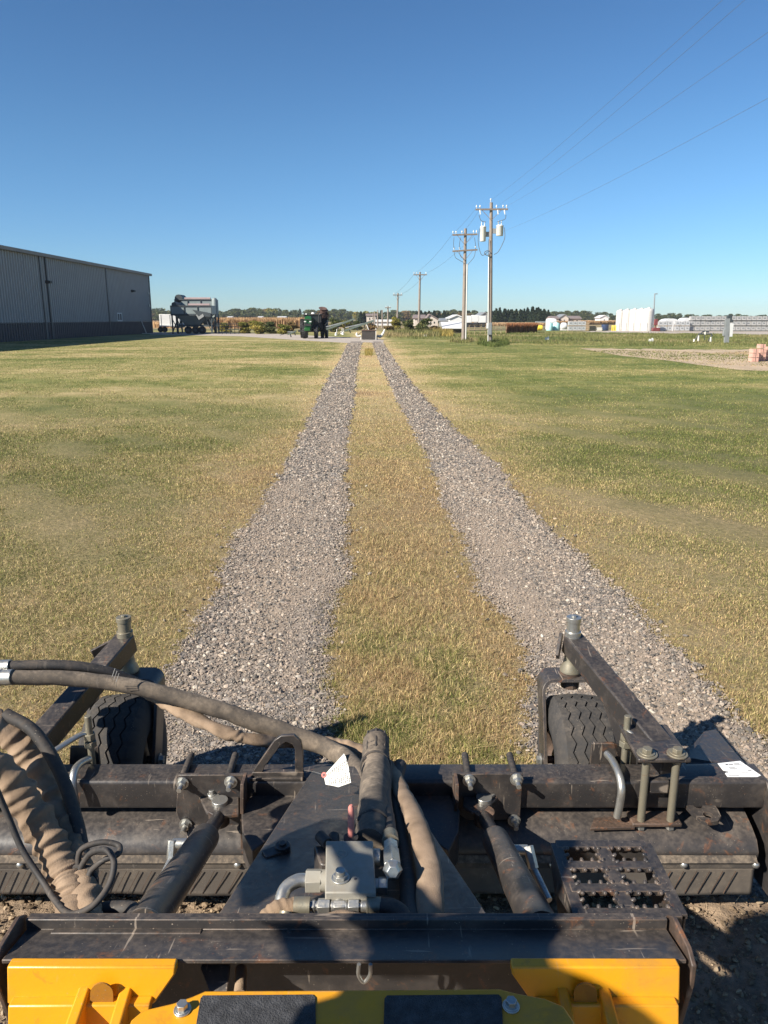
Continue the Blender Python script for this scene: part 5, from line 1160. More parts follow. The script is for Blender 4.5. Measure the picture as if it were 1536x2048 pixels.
# brackets that clamp the centre frame to the beam, each with bolts, ear and pin
def bracket(mir):
    fx = (lambda x: x) if not mir else (lambda x: 1402 - x)
    def q(x, y, Yd): return A(fx(x), y, Yd)
    s = -1 if mir else 1
    m = MB(); pl = [q(356, 1550, 2.035), q(490, 1550, 2.035), q(490, 1690, 2.035), q(480, 1700, 2.035), q(470, 1690, 2.035), q(420, 1650, 2.035), q(362, 1650, 2.035), q(352, 1625, 2.035)]
    if mir: pl = [A(1046, 1548, 2.035), A(905, 1548, 2.035), A(905, 1620, 2.035), A(935, 1640, 2.035), A(1040, 1640, 2.035)]
    m.prism(pl, (0, .012, 0)); pa = m.build('clamp_plate', M['black'], rake, .002)
    m = MB(); a = q(488, 1545, 2.03); b = q(488, 1700, 2.03)
    if mir: b = A(910, 1625, 2.03)
    m.prism([a, b, b + Vector((0, -.05, .03)), a + Vector((0, -.075, -.05)), a + Vector((0, -.06, .0))], (.010 * s, 0, 0)); m.build('rib_plate', M['blackedge'], rake, .0015)
    # horizontal ear with flat-headed pin
    m = MB()
    if not mir: ear = [(395, 1585), (478, 1578), (478, 1628), (432, 1632), (412, 1622)]
    else: ear = [(1002, 1578), (930, 1572), (925, 1612), (945, 1624), (968, 1620), (1000, 1590)]
    m.prism([zat(x, y, .405) for x, y in ear], (0, 0, -.012)); m.build('cylinder_ear', M['plate'], rake, .003)
    c = zat(440, 1604, .408) if not mir else zat(968, 1598, .408)
    m = MB(); m.cyl(c + Vector((0, 0, -.04)), c + Vector((0, 0, .008)), .024, 24); d = Vector((-.030 * s, .028, 0))
    m.bar(c + Vector((0, 0, .004)), c + d + Vector((0, 0, .004)), .028, .007)
    m.hexb(c + d + Vector((0, 0, .007)), (0, 0, 1), .009, .014); m.build('pivot_pin', M['zinc'] if not mir else M['zinc'], rake, .001)
    bs = [(365, 1565), (462, 1563), (372, 1648)] if not mir else [(938, 1560), (1033, 1558), (1028, 1640)]
    for x, y in bs:
        m = MB(); m.bolt(A(x, y, 2.033), (0, -1, 0), .0135, .020, .022); m.build('clamp_bolt', M['zinc'], rake)
    for x, y in ((382, 1530), (470, 1530)) if not mir else ((930, 1526), (1020, 1526)):
        p = A(x, y, 2.16); m = MB(); m.cyl((p.x, 2.05, .456), (p.x, 2.175, .462), .0105, 14); m.build('clamp_rod', M['rubber'], rake)
bracket(False); bracket(True)
# raised loop bracket on the beam
m = MB()
out = [(500, 1562), (508, 1540), (548, 1482), (562, 1472), (588, 1471), (602, 1484), (606, 1505), (606, 1562)]
inn = [(524, 1545), (530, 1532), (562, 1490), (572, 1484), (584, 1487), (590, 1500), (590, 1545)]
O = [A(x, y, 2.062) for x, y in out]; I = [A(x, y, 2.062) for x, y in inn]
for k in range(len(O) - 1):
    kk = min(k, len(I) - 2)
    m.prism([O[k], O[k + 1], I[min(k, len(I) - 1)] if k + 1 > len(I) - 1 else I[k + 1 - (1 if k else 0)], I[max(k - 1, 0)]] if k else [O[0], O[1], I[1], I[0]], (0, .012, 0)) if k < 2 else None
ring = O + I[::-1]
m = MB(); m.prism(ring, (0, .014, 0)); m.prism([A(498, 1562, 2.060), A(607, 1562, 2.060), A(607, 1545, 2.060), A(505, 1545, 2.060)], (0, .018, 0)); m.build('loop_bracket', M['black'], rake, .0015)
m = MB(); m.prism([zat(498, 1562, .45), zat(606, 1562, .45), zat(606, 1543, .45), zat(512, 1543, .45)], (0, 0, .008)); m.build('loop_base', M['plate'], rake, .001)
# cylinders
def ram(pa, pb, rr, rb, split, name='hydraulic_cylinder'):
    a, b = Vector(pa), Vector(pb); c = a.lerp(b, split); d = (b - a).normalized()
    m = MB(); m.lathe([(rr * 1.05, -.01), (rb * .86, .0), (rb * .98, .012), (rb, .03), (rb, (b - c).length)], c, d, 28); cy = m.build(name, M['plate'], rake, smooth=30)
    m = MB(); m.cyl(a, c, rr, 20); m.build('piston_rod', M['black'], cy)
    m = MB(); m.cyl(a + Vector((0, 0, -.02)), a + Vector((0, 0, .02)), rr * 1.5, 20); m.build('rod_eye', M['blackedge'], cy)
    return cy, c, d
cyl1, c1, d1 = ram(A(438, 1634, 1.97), A(285, 1860, 1.21), .020, .0375, .24)
cyl2, c2, d2 = ram(A(968, 1634, 1.97), A(1085, 1862, 1.21), .020, .036, .26)
m = MB(); p = c1 + d1 * .10 + Vector((-.045, 0, .01)); m.cyl(p + Vector((.03, 0, 0)), p + Vector((-.02, 0, 0)), .014, 12); m.cyl(p + Vector((-.02, 0, .012)), p + Vector((-.02, -.02, -.03)), .013, 6)
m.cyl(p + Vector((-.02, -.02, -.03)), p + Vector((-.03, -.10, -.045)), .010, 10); m.cyl(p + Vector((-.03, -.10, -.045)), p + Vector((-.04, -.2, -.05)), .008, 10); m.build('port_fitting', M['zinc'], cyl1, .001)
m = MB(); p = c2 + d2 * .12 + Vector((.045, 0, .005)); m.cyl(p + Vector((-.02, 0, 0)), p + Vector((.02, 0, 0)), .013, 12); m.cyl(p + Vector((.02, 0, .012)), p + Vector((.03, -.03, -.03)), .013, 6); m.cyl(p + Vector((.03, -.03, -.03)), p + Vector((.05, -.12, -.045)), .009, 10); m.build('port_fitting', M['zinc'], cyl2, .001)

# ---- caster arms and wheels
def tyre_mesh(c, rad, wid, mat, parent, yaw):
    seg = 240; N = 48; prof = []
    hw = wid / 2; lat = []
    for gc in (-.52, -.17, .17, .52):
        for o_, dp in ((-.030, 0), (-.016, 1), (.016, 1), (.030, 0)): lat.append((gc + o_, dp, 1))
    full = [(-1.0, .50, 0, 0), (-1.03, .62, 0, 0), (-1.0, .80, 0, 0), (-.90, .92, 0, 0), (-.78, .972, 0, 0)]
    P = [(a * hw, rad * b, 0, 0) for a, b, _, _ in full]
    P += [(a * hw, rad * (1 - .045 * (abs(a) / .78) ** 2.2) , dp, z) for a, dp, z in lat]
    P += [(-a * hw, rad * b, 0, 0) for a, b, _, _ in reversed(full)]
    rot = Matrix.Rotation(yaw, 3, 'Z'); V = []
    for k in range(seg):
        an = 2 * math.pi * k / seg; tri = abs(((k * N / seg) % 2) - 1) - .5
        for x_, r_, dp, z in P:
            xx = x_ + (tri * .014 if z else 0); rr = r_ - dp * .007
            if not z and abs(x_) > hw * .75 and abs(x_) < hw * .95: rr -= .003 if (k % 9) < 2 else 0
            V.append(Vector(c) + rot @ Vector((xx, rr * math.cos(an), rr * math.sin(an))))
    n = len(P); F = []
    for k in range(seg):
        k2 = (k + 1) % seg
        for q in range(n - 1): F.append([k * n + q, k * n + q + 1, k2 * n + q + 1, k2 * n + q])
    m = MB(); m.add(V, [f[::-1] for f in F]); return m.build('tyre', mat, parent, smooth=35)
def caster(px_post, arm_a, arm_b, fork_off, lever, side):
    """px_post: photo x of the spindle; arms run back from the spindle to the beam"""
    Yp = 2.63
    top = A(px_post, 1236, Yp); X0 = top.x
    # spindle tube (through the arm's end) with its cap
    m = MB(); m.cyl((X0, Yp, .52), (X0, Yp, .735), .0235, 24); m.cyl((X0, Yp, .728), (X0, Yp, .745), .027, 24); m.cyl((X0, Yp, .745), (X0, Yp, .752), .010, 6)
    m.cyl((X0, Yp, .668), (X0, Yp, .690), .029, 24)
    sp_ = m.build('spindle', M['goldzinc'] if side < 0 else M['zinc'], rake, .001)
    m = MB(); m.lathe([(.034, 0), (.040, .004), (.040, .012), (.030, .035), (.026, .055), (.0255, .10)], (X0, Yp, .528), (0, 0, 1), 28); m.build('bearing_cone', M['goldzinc'], sp_)
    # arm
    a = Vector((X0, Yp + .02, .640)); b = Vector(arm_b)
    m = MB(); m.bar(a, b, .072, .075); m.build('caster_arm', M['black'], rake, .006)
    m = MB(); m.bar(Vector((X0, Yp - .012, .62)), Vector((X0, Yp + .055, .635)), .080, .12); arm_end = m
    # pin lever
    m = MB(); la, lb = Vector(lever[0]), Vector(lever[1]); m.bar(la, lb, .012, .035); m.build('lever', M['black'], sp_, .002)
    # fork: top plate and two legs bent down
    Xf = X0 + fork_off; hw = .128; r = .045; zt_ = .522
    m = MB(); pts = [(-hw, .215)]
    for k in range(7): an = R(180 - 90 * k / 6); pts.append((-hw + r + r * math.cos(an), zt_ - r + r * math.sin(an)))
    for k in range(7): an = R(90 - 90 * k / 6); pts.append((hw - r + r * math.cos(an), zt_ - r + r * math.sin(an)))
    pts.append((hw, .215)); t2 = .012; inner = []
    inner.append((hw - t2, .215))
    for k in range(7): an = R(90 * k / 6); inner.append((hw - r + (r - t2) * math.cos(an), zt_ - r + (r - t2) * math.sin(an)))
    for k in range(7): an = R(90 + 90 * k / 6); inner.append((-hw + r + (r - t2) * math.cos(an), zt_ - r + (r - t2) * math.sin(an)))
    inner.append((-hw + t2, .215))
    # legs trail back to the axle: sheared towards the camera as they go down
    full = pts + inner
    P = [Vector((Xf + x_, Yp + .05 - (zt_ - z_) * .42, z_)) for x_, z_ in full]
    n = len(P); ext = Vector((0, -.10, 0)); vs = P + [p + ext for p in P]
    fs = []
    no = len(pts)
    for i in range(no - 1):
        j = n - 1 - i
        fs += [[i, i + 1, j - 1, j], [n + j, n + j - 1, n + i + 1, n + i], [n + i, n + i + 1, i + 1, i], [j, j - 1, n + j - 1, n + j]]
    fs += [[0, n - 1, 2 * n - 1, n], [no - 1, n + no - 1, n + no, no]]
    mm = MB(); mm.add(vs, fs); fk = mm.build('caster_fork', M['plate'], rake, .0015)
    import bmesh
    bm = bmesh.new(); bm.from_mesh(fk.data); bmesh.ops.recalc_face_normals(bm, faces=bm.faces); bm.to_mesh(fk.data); bm.free()
    mm = MB(); mm.cyl((X0, Yp, .470), (X0, Yp, .508), .034, 24); mm.cyl((X0, Yp, .508), (X0, Yp, .530), .040, 24); mm.build('fork_bearing', M['blackedge'], fk)
    # wheel
    wc = Vector((Xf, 2.515, .232)); mr = MB()
    mr.lathe([(.03, -.085), (.05, -.075), (.105, -.055), (.118, -.085), (.124, -.085), (.118, -.04), (.118, .04), (.124, .085), (.118, .085), (.105, .055), (.05, .075), (.03, .085)], wc, (1, 0, 0), 36)
    mr.cyl(wc - Vector((.125, 0, 0)), wc + Vector((.125, 0, 0)), .014, 12)
    rim = mr.build('wheel_rim', M['blackedge'], rake)
    rim.name = 'caster_wheel'
    tyre_mesh(wc, .236, .21, M['tyre'], rim, 0)
    for s in (-1, 1): mm = MB(); mm.hexb(wc + Vector((s * .13, 0, 0)), (s, 0, 0), .016, .016); mm.build('axle_nut', M['zinc'], fk)
pR = A(1148, 1236, 2.63)
caster(1148, None, (.865, 2.05, .505), .012, ((pR.x - .035, 2.66, .665), (pR.x - .060, 2.60, .60)), 1)
pL = A(247, 1236, 2.63)
caster(247, None, (-1.09, 2.05, .505), -.002, ((pL.x - .03, 2.645, .645), (pL.x - .115, 2.60, .61)), -1)

# ---- clamps on the beam
# bolted clamp with four rods and plates, right arm
c_a, c_b = A(1292, 1518, 2.03), A(1352, 1518, 2.03)
for X_ in (c_a.x, c_b.x):
    for Y_ in (2.025, 2.18): m = MB(); m.cyl((X_, Y_, .318), (X_, Y_, .545), .0115, 14); m.build('clamp_rod', M['goldzinc'], rake)
m = MB(); m.box(((c_a.x + c_b.x) / 2, 2.10, .548), (.155, .20, .014)); tp = m.build('clamp_plate', M['black'], rake, .004)
m = MB(); m.box(((c_a.x + c_b.x) / 2, 2.04, .326), (.15, .065, .013)); m.build('clamp_plate', M['blackedge'], rake, .004)
for X_ in (c_a.x, c_b.x):
    m = MB(); m.cyl((X_, 2.025, .555), (X_, 2.025, .560), .030, 24); m.hexb((X_, 2.025, .560), (0, 0, 1), .0155, .016); m.build('clamp_bolt', M['goldzinc'], rake, .001)
    m = MB(); m.cyl((X_, 2.025, .29), (X_, 2.025, .32), .008, 10); m.cyl((X_, 2.025, .306), (X_, 2.025, .32), .014, 6); m.build('clamp_nut', M['zinc'], rake)
m = MB(); m.box(((c_a.x + c_b.x) / 2, 2.036, .445), (.062, .026, .045)); m.build('spacer_block', M['black'], rake, .006)
# bent silver rod over the beam (right and left)
def bent(pts, r, name='bent_rod', mat='zinc'):
    m = MB(); m.tube(catmull(pts, 8), r, 14); return m.build(name, M[mat], rake)
bent([A(1214, 1508, 2.17), A(1224, 1520, 2.13), A(1237, 1545, 2.06), A(1243, 1575, 2.025), A(1240, 1605, 2.02), A(1234, 1634, 2.02)], .0115)
bent([A(178, 1518, 2.14), A(160, 1528, 2.10), A(148, 1545, 2.05), A(146, 1575, 2.025), A(152, 1610, 2.02)], .0115)
# latch pins (threaded rod, crank handle)
def pinset(px, py, crank):
    p = A(px, py, 2.17)
    m = MB(); m.cyl((p.x, 2.17, .42), (p.x, 2.17, .60), .0105, 14); m.cyl((p.x, 2.17, .520), (p.x, 2.17, .540), .018, 6); m.cyl((p.x, 2.17, .495), (p.x, 2.17, .514), .020, 6)
    pin = m.build('latch_pin', M['goldzinc'], rake, .001)
    if crank: m = MB(); m.tube(catmull(crank, 6), .0085, 12); m.build('crank_handle', M['zinc'], pin)
pinset(1250, 1500, [Vector((A(1250, 1500, 2.17).x, 2.17, .595)), A(1254, 1460, 2.17), A(1262, 1468, 2.15), A(1300, 1500, 2.10)])
pinset(183, 1508, [Vector((A(183, 1508, 2.17).x, 2.17, .59)), A(179, 1476, 2.17), A(165, 1468, 2.16), A(106, 1503, 2.08)])
m = MB(); m.prism([A(1180, 1528, 2.20), A(1184, 1487, 2.20), A(1226, 1487, 2.20), A(1240, 1528, 2.20)], (0, .012, 0)); m.prism([A(1226, 1487, 2.20), A(1240, 1528, 2.20), A(1290, 1528, 2.25), A(1272, 1500, 2.25)], (0, .012, 0)); m.build('stop_bracket', M['plate'], rake, .002)
m = MB(); m.prism([A(138, 1535, 2.20), A(140, 1494, 2.20), A(196, 1494, 2.20), A(200, 1535, 2.20)], (0, .012, 0)); m.build('stop_bracket', M['plate'], rake, .002)
# gusset from arm down to tyre side
m = MB(); m.prism([Vector((.735, 2.52, .60)), Vector((.85, 2.15, .52)), Vector((.85, 2.16, .36)), Vector((.80, 2.30, .36))], (.010, 0, 0)); m.build('arm_gusset', M['black'], rake, .002)
# pointed dark shield behind the right end of the beam
m = MB(); P = [A(1375, 1530, 2.17), A(1370, 1508, 2.19), A(1408, 1463, 2.42), A(1432, 1458, 2.44), A(1450, 1480, 2.36), A(1493, 1530, 2.17)]; m.prism(P, (0, .006, -.012)); m.build('corner_shield', M['black'], rake, .002)
# two-hole lug under the beam
import bmesh as _bm
def holed(name, poly, holes, ext, mat, parent, bev=.0015):
    """flat plate with round holes: outer ring bridged to the holes by triangle fill"""
    P = [Vector(p) for p in poly]; e = Vector(ext); bm = _bm.new()
    def loop(pts):
        vs = [bm.verts.new(p) for p in pts]; return [bm.edges.new((vs[i], vs[(i + 1) % len(vs)])) for i in range(len(vs))]
    ed = loop(P)
    for c, ux, uy, r in holes: ed += loop([c + (ux * math.cos(a) + uy * math.sin(a)) * r for a in [2 * math.pi * k / 20 for k in range(20)]])
    _bm.ops.triangle_fill(bm, edges=ed, use_beauty=True)
    r_ = _bm.ops.extrude_face_region(bm, geom=list(bm.faces)); vs = [g for g in r_['geom'] if isinstance(g, _bm.types.BMVert)]
    _bm.ops.translate(bm, verts=vs, vec=e); _bm.ops.recalc_face_normals(bm, faces=bm.faces)
    o0 = wl(parent); _bm.ops.translate(bm, verts=bm.verts, vec=-o0)
    me = bpy.data.meshes.new(name); bm.to_mesh(me); bm.free(); me.materials.append(mat); me.shade_smooth(); me.set_sharp_from_angle(angle=R(35))
    o = bpy.data.objects.new(name, me); COL.objects.link(o); o.parent = parent; return o
ux, uy = Vector((1, 0, 0)), Vector((0, 1, 0))
lug = [zat(x, y, .366) for x, y in ((1366, 1604), (1372, 1598), (1420, 1597), (1437, 1620), (1442, 1632), (1436, 1642), (1416, 1645), (1402, 1640), (1382, 1622))]
holed('two_hole_lug', lug, [(zat(1396, 1611, .366), ux, uy, .014), (zat(1416, 1630, .366), ux, uy, .014)], (0, 0, -.012), M['plate'], rake)
m = MB(); m.prism([zat(x, y, .312) for x, y in ((1180, 1662), (1188, 1640), (1255, 1640), (1270, 1660))], (0, 0, .010)); m.build('wear_pad', M['blackedge'], rake, .002)

# ---- serrated step
step = empty('step', (0, 0, 0), None, None); step.parent = rake; step.location = -Vector(rake.location)
xs_, xe_, ys_, ye_, zs_ = .372, .566, 1.232, 1.440, .70
m = MB(); th = .020
m.box(((xs_ + xe_) / 2, ys_ + .008, zs_ - .03), (xe_ - xs_ + .02, .016, .06)); m.box(((xs_ + xe_) / 2, ye_ - .004, zs_ - .03), (xe_ - xs_, .010, .06))
m.prism([(xs_ - .008, ys_, zs_), (xs_ - .008, ye_, zs_), (xs_ - .008, ye_, zs_ - .06), (xs_ - .008, ys_, zs_ - .18)], (.008, 0, 0)); m.prism([(xe_, ys_, zs_), (xe_, ye_, zs_), (xe_, ye_, zs_ - .06), (xe_, ys_, zs_ - .18)], (.008, 0, 0))
m.build('step_frame', M['black'], step, .003)
m = MB(); cols = [xs_, (xs_ + xe_) / 2, xe_]; rowsY = [ys_ + .006, ys_ + .072, ys_ + .138, ye_ - .004]
for x_ in cols: m.box((x_, (ys_ + ye_) / 2, zs_ - .004), (.030 if x_ == cols[1] else .024, ye_ - ys_, .010))
for y_ in rowsY: m.box(((xs_ + xe_) / 2, y_, zs_ - .0035), (xe_ - xs_, .023, .011))
def tooth(x, y, dx, dy): m.tube([(x, y, zs_ - .004), (x + dx * .005, y + dy * .005, zs_ + .001), (x + dx * .008, y + dy * .008, zs_ + .0035)], [.0052, .0046, .0030], 8)
for i, x_ in enumerate(cols):
    for s in ((-1, 1) if i == 1 else ((1,) if i == 0 else (-1,))):
        for k in range(9): tooth(x_ + s * (.014 if i == 1 else .011), ys_ + .018 + k * .0215, s, 0)
for i, y_ in enumerate(rowsY):
    for s in ((-1, 1) if 0 < i < 3 else ((1,) if i == 0 else (-1,))):
        for k in range(8): tooth(xs_ + .02 + k * .0222, y_ + s * .0105, 0, s)
m.build('serrated_grid', M['black'], step, .001)

# ---- mounting plate that hooks on the coupler
PX = -.068; HW = .583
m = MB(); near = 1.084; far_ = 1.172
m.prism([(PX - HW, near, .742), (PX - HW, near - .001, .735), (PX - HW, far_, .712), (PX - HW, far_ + .010, .714), (PX - HW, far_ + .010, .742), (PX - HW, far_ + .002, .742), (PX - HW, far_ + .001, .722)], (2 * HW, 0, 0))
m.build('mounting_flange', M['plate'], rake, .0012)
m = MB(); m.prism([(PX - HW, 1.183, .738), (PX - HW, 1.195, .738), (PX - HW, 1.195, .33), (PX - HW, 1.183, .33)], (2 * HW, 0, 0)); m.build('mounting_plate', M['black'], rake, .001)
m = MB(); m.prism([(PX - HW + .05, 1.170, .712), (PX - HW + .05, 1.158, .7245), (PX - HW + .05, 1.160, .727), (PX - HW + .05, 1.174, .724)], (.27, 0, 0)); m.build('lip_strip', M['plate'], rake, .001)
for s in (-1, 1):
    x_ = PX + s * (HW + .006); m = MB()
    m.prism([(x_, 1.075, .738), (x_, 1.10, .752), (x_, 1.17, .752), (x_, 1.195, .735), (x_, 1.195, .40), (x_, 1.15, .38), (x_, 1.075, .70)], (s * .009, 0, 0)); m.build('side_gusset', M['blackedge'], rake, .002)
m = MB()
for px, py, r in ((165, 1858, 0), (503, 1871, .0042), (578, 1869, .0062), (484, 1872, .003), (690, 1871, .0035)):
    if r: p = gz(px, py, .716); m.lathe([(r, 0), (r * 1.1, r * .5), (r * .6, r)], p + Vector((0, 0, .002)), (0, 0, 1), 8)
pebs = m
tag(pebs.build('pebble', M['stone'], None, origin=gz(578, 1869, .716)), 'small pale pebbles caught in the flange of the mounting plate', 'pebbles')
# rust streak patches on the flange
m = MB(); p = gz(345, 1905, .7395)

# ---- manifold block with its fittings
zt_ = .735
bl = [zat(652, 1681, zt_), zat(746, 1681, zt_), zat(752, 1785, zt_), zat(650, 1785, zt_)]
m = MB(); m.prism(bl, (0, 0, -.095)); man = m.build('manifold_block', M['manifold'], rake, .0025)
def on(px, py, z=zt_): return zat(px, py, z)
m = MB(); c = on(684, 1707); m.lathe([(.0115, 0), (.0115, .0012), (.009, .0014), (.0085, .0004), (.004, .0004), (.0035, .0012), (.0005, .0012)], c, (0, 0, 1), 28); m.build('port_plug', M['manifold'], man)
m = MB(); c = on(681, 1757); m.cyl(c, c + Vector((0, 0, .003)), .018, 24); m.cyl(c + Vector((0, 0, .003)), c + Vector((0, 0, .010)), .0145, 6); m.cyl(c + Vector((0, 0, .010)), c + Vector((0, 0, .020)), .0095, 24); m.build('hex_plug', M['zinc'], man, .0006)
m = MB(); m.cyl(on(711, 1758) + Vector((0, 0, -.001)), on(711, 1758) + Vector((0, 0, .0006)), .003, 14); m.cyl(on(700, 1759) + Vector((0, 0, -.001)), on(700, 1759) + Vector((0, 0, .0006)), .0016, 10); m.build('small_port', M['ink'], man)
# valve body left of the block
vb = [zat(627, 1690, .70), zat(653, 1690, .70), zat(653, 1730, .70), zat(640, 1728, .70)]
m = MB(); m.prism(vb, (0, 0, -.06)); m.build('valve_body', M['black'], man, .004)
bx0 = bl[3].x; bx1 = bl[1].x; yn = bl[2].y
# big elbow pipe at left
m = MB(); e0 = A(652, 1757, 1.33); y0 = e0.y; z0 = e0.z - .005
m.cyl((bx0, y0, z0), (bx0 - .016, y0, z0), .021, 24); m.cyl((bx0 - .014, y0, z0), (bx0 - .045, y0, z0), .0235, 6)
m.build('elbow_nut', M['manifold'], man, .001)
m = MB(); m.tube(catmull([(bx0 - .04, y0, z0), (bx0 - .062, y0 - .003, z0 + .002), (bx0 - .085, y0 - .020, z0 - .004), (bx0 - .092, y0 - .050, z0 - .02), (bx0 - .092, y0 - .075, z0 - .05)], 6), .0135, 18); m.build('elbow_pipe', M['zinc'], man)
# row of small fittings across the front
yr = 1.245; zr = A(690, 1812, yr).z
def seg_(x0, x1, r, sides=20): m.cyl((A(x0, 1812, yr).x, yr, zr), (A(x1, 1812, yr).x, yr, zr), r, sides)
m = MB(); seg_(618, 638, .0088); seg_(624, 630, .012, 6); seg_(636, 660, .0145, 6); seg_(662, 694, .011); seg_(668, 690, .0125, 6); seg_(694, 700, .009); seg_(697, 718, .0145, 6); seg_(722, 738, .011); seg_(718, 724, .008)
m.cyl((A(678, 1812, yr).x, yr, zr), (A(678, 1795, yr).x, yr + .030, zr + .006), .011, 18); m.build('fitting_row', M['zinc'], man, .0008)
m = MB(); seg_(736, 762, .0165); m.cyl((A(736, 1812, yr).x, yr, zr), (A(733, 1812, yr).x, yr, zr), .0175, 20); m.build('hose_collar', M['goldzinc'], man); m = MB(); seg_(588, 620, .0165); m.build('hose_collar', M['goldzinc'], man)
# right-hand fittings
m = MB(); c = A(752, 1712, 1.36); m.cyl((bx1, c.y + .02, c.z - .02), (bx1 + .015, c.y + .02, c.z - .02), .018, 20); m.build('side_plug', M['zinc'], man, .001); m = MB(); m.cyl((bx1 + .012, c.y - .05, c.z - .03), (bx1 + .03, c.y - .05, c.z - .03), .018, 6)
m.cyl((bx1, c.y - .05, c.z - .03), (bx1 + .013, c.y - .05, c.z - .03), .014, 16); m.build('side_plug', M['zinc'], man, .001)
f0 = A(785, 1736, 1.31); f1 = A(782, 1706, 1.385); f2 = A(780, 1670, 1.47)
m = MB(); m.cyl(f0, f1, .0185, 6); m.lathe([(.019, 0), (.020, .01), (.012, .022)], f0, (f0 - f1).normalized(), 6); m.cyl(f1, f1.lerp(f2, .45), .0165, 6); m.cyl(f1.lerp(f2, .40), f1.lerp(f2, .60), .012, 20); m.build('swivel_elbow', M['zinc'], man, .001)
m = MB(); m.cyl(f1.lerp(f2, .55), f2, .0185, 20, .0175); m.build('hose_collar', M['goldzinc'], man)
m = MB(); m.tube(catmull([f2 + Vector((0, -.01, 0)), A(776, 1640, 1.56), A(770, 1600, 1.70), A(772, 1560, 1.86), A(778, 1530, 2.0)], 6), .0165, 18, wr=.04); m.build('hose', M['rubber'], rake)
# pressure line bundle standing on the centre plate
pts = catmull([A(752, 1482, 2.06), A(752, 1530, 1.96), A(750, 1600, 1.72), A(744, 1660, 1.52), A(738, 1690, 1.45)], 8)
m = MB(); m.tube(pts, [.038, .041, .040, .039, .037], 28, wr=.05); big = m.build('hose_guard', M['sleevebrown'], rake)
m = MB(); q0, q1 = A(753, 1472, 2.08), A(752, 1512, 2.0); dd = (q1 - q0).normalized()
m.tube([q0, q0 + dd * .008, q0.lerp(q1, .5), q1], [.030, .0345, .0355, .036], 28)
for k in range(8):
    an = 2 * math.pi * k / 8; u_ = Vector((1, 0, 0)); v_ = dd.cross(u_).normalized(); o_ = (u_ * math.cos(an) + v_ * math.sin(an)) * .0352
    m.tube([q0 + o_ + dd * .006, q1 + o_], .0035, 6)
m.build('guard_cap', M['rubber'], big)
for (py_, Yv, rr) in ((1531, 1.955, .0405), (1654, 1.535, .0385)):
    a = A(751 if py_ < 1600 else 746, py_, Yv); m = MB(); nn = 28; loop = []
    for k in range(nn + 1):
        an = 2 * math.pi * k / nn; loop.append(a + Vector((1, 0, 0)) * math.cos(an) * rr + Vector((0, .22, .97)) * math.sin(an) * rr)
    m.tube(loop, .0042, 8, cap=False); m.box(a + Vector((-.028, -.01, .026)), (.014, .012, .010)); m.build('zip_tie', M['rubber'], big)
# paint pen marks on the guard
m = MB()
for pth in (((733, 1618), (739, 1613), (741, 1622), (735, 1626), (731, 1622)), ((732, 1602), (739, 1607), (734, 1612)), ((742, 1570), (751, 1563), (749, 1574), (757, 1568)), ((729, 1634), (737, 1637))):
    m.tube([gz(x, y, A(748, y, float(np.interp(y, [1482, 1530, 1600, 1660, 1690], [2.06, 1.96, 1.72, 1.52, 1.45]))).z + .0345) for x, y in pth], .0014, 6)
m.build('pen_mark', M['yellowmark'], big)
# red loop standing behind the block
m = MB(); rl = [A(695, 1683, 1.43), A(695, 1650, 1.445), A(697, 1622, 1.45), A(702, 1612, 1.452), A(707, 1622, 1.45), A(708, 1650, 1.445), A(708, 1683, 1.43)]
m.tube([A(702, 1690, 1.44), A(702, 1660, 1.447), A(702, 1630, 1.45), A(702, 1614, 1.452), A(702, 1610, 1.452)], [.0055, .0068, .0072, .0060, .003], 14); m.build('red_loop', M['redloop'], rake)
m = MB(); m.cyl(A(640, 1672, 1.45), A(656, 1688, 1.42), .0125, 18); m.lathe([(.012, 0), (.012, .012), (.016, .016), (.016, .020)], A(702, 1690, 1.44), (0, 0, 1), 20); m.cyl(A(668, 1672, 1.47), A(668, 1690, 1.44), .012, 16); m.build('valve_knob', M['rubber'], man)

# ---- hoses and sleeves
def hose(name, pts, r, mat, wr=.0, seg=20, n=10, flat=1.0, wf=3.0, label=None, parent=None):
    m = MB(); m.tube(catmull(pts, n), r, seg, wr=wr, flat=flat, wf=wf); o = m.build(name, M[mat], parent or rake, smooth=60)
    if label: o['label'] = label
    return o
h1 = hose('sleeved_hose', [A(20, 1355, 2.20), A(150, 1358, 2.25), A(280, 1376, 2.28), A(400, 1408, 2.30), A(500, 1440, 2.32), A(600, 1474, 2.32), A(670, 1504, 2.28), A(715, 1540, 2.12), A(745, 1600, 1.90)], [.0225, .0235, .0250, .027, .029, .030, .030, .027, .024], 'sleevebrown', .09, 26, 12, wf=1.5, label='hose in a dusty brown sleeve arching in from the left')
m = MB(); q = [A(26, 1354, 2.20), A(4, 1355, 2.20)]; m.cyl(q[0], q[1], .0250, 24); m.cyl(q[1], A(-8, 1355, 2.20), .0265, 24); m.cyl(A(-8, 1355, 2.20), A(-60, 1358, 2.20), .026, 6); m.build('hose_collar', M['zinc'], h1, .001)
h2 = hose('black_hose', [A(16, 1332, 2.24), A(130, 1331, 2.28), A(220, 1345, 2.32), A(300, 1378, 2.36), A(380, 1416, 2.36)], [.0170] * 5, 'rubber', .02, 20, 12, label='bare black hose above the sleeved one')
m = MB(); m.cyl(A(21, 1332, 2.24), A(-6, 1333, 2.24), .0205, 24); m.cyl(A(-6, 1333, 2.24), A(-60, 1336, 2.24), .0215, 6); m.build('hose_collar', M['zinc'], h2, .001)
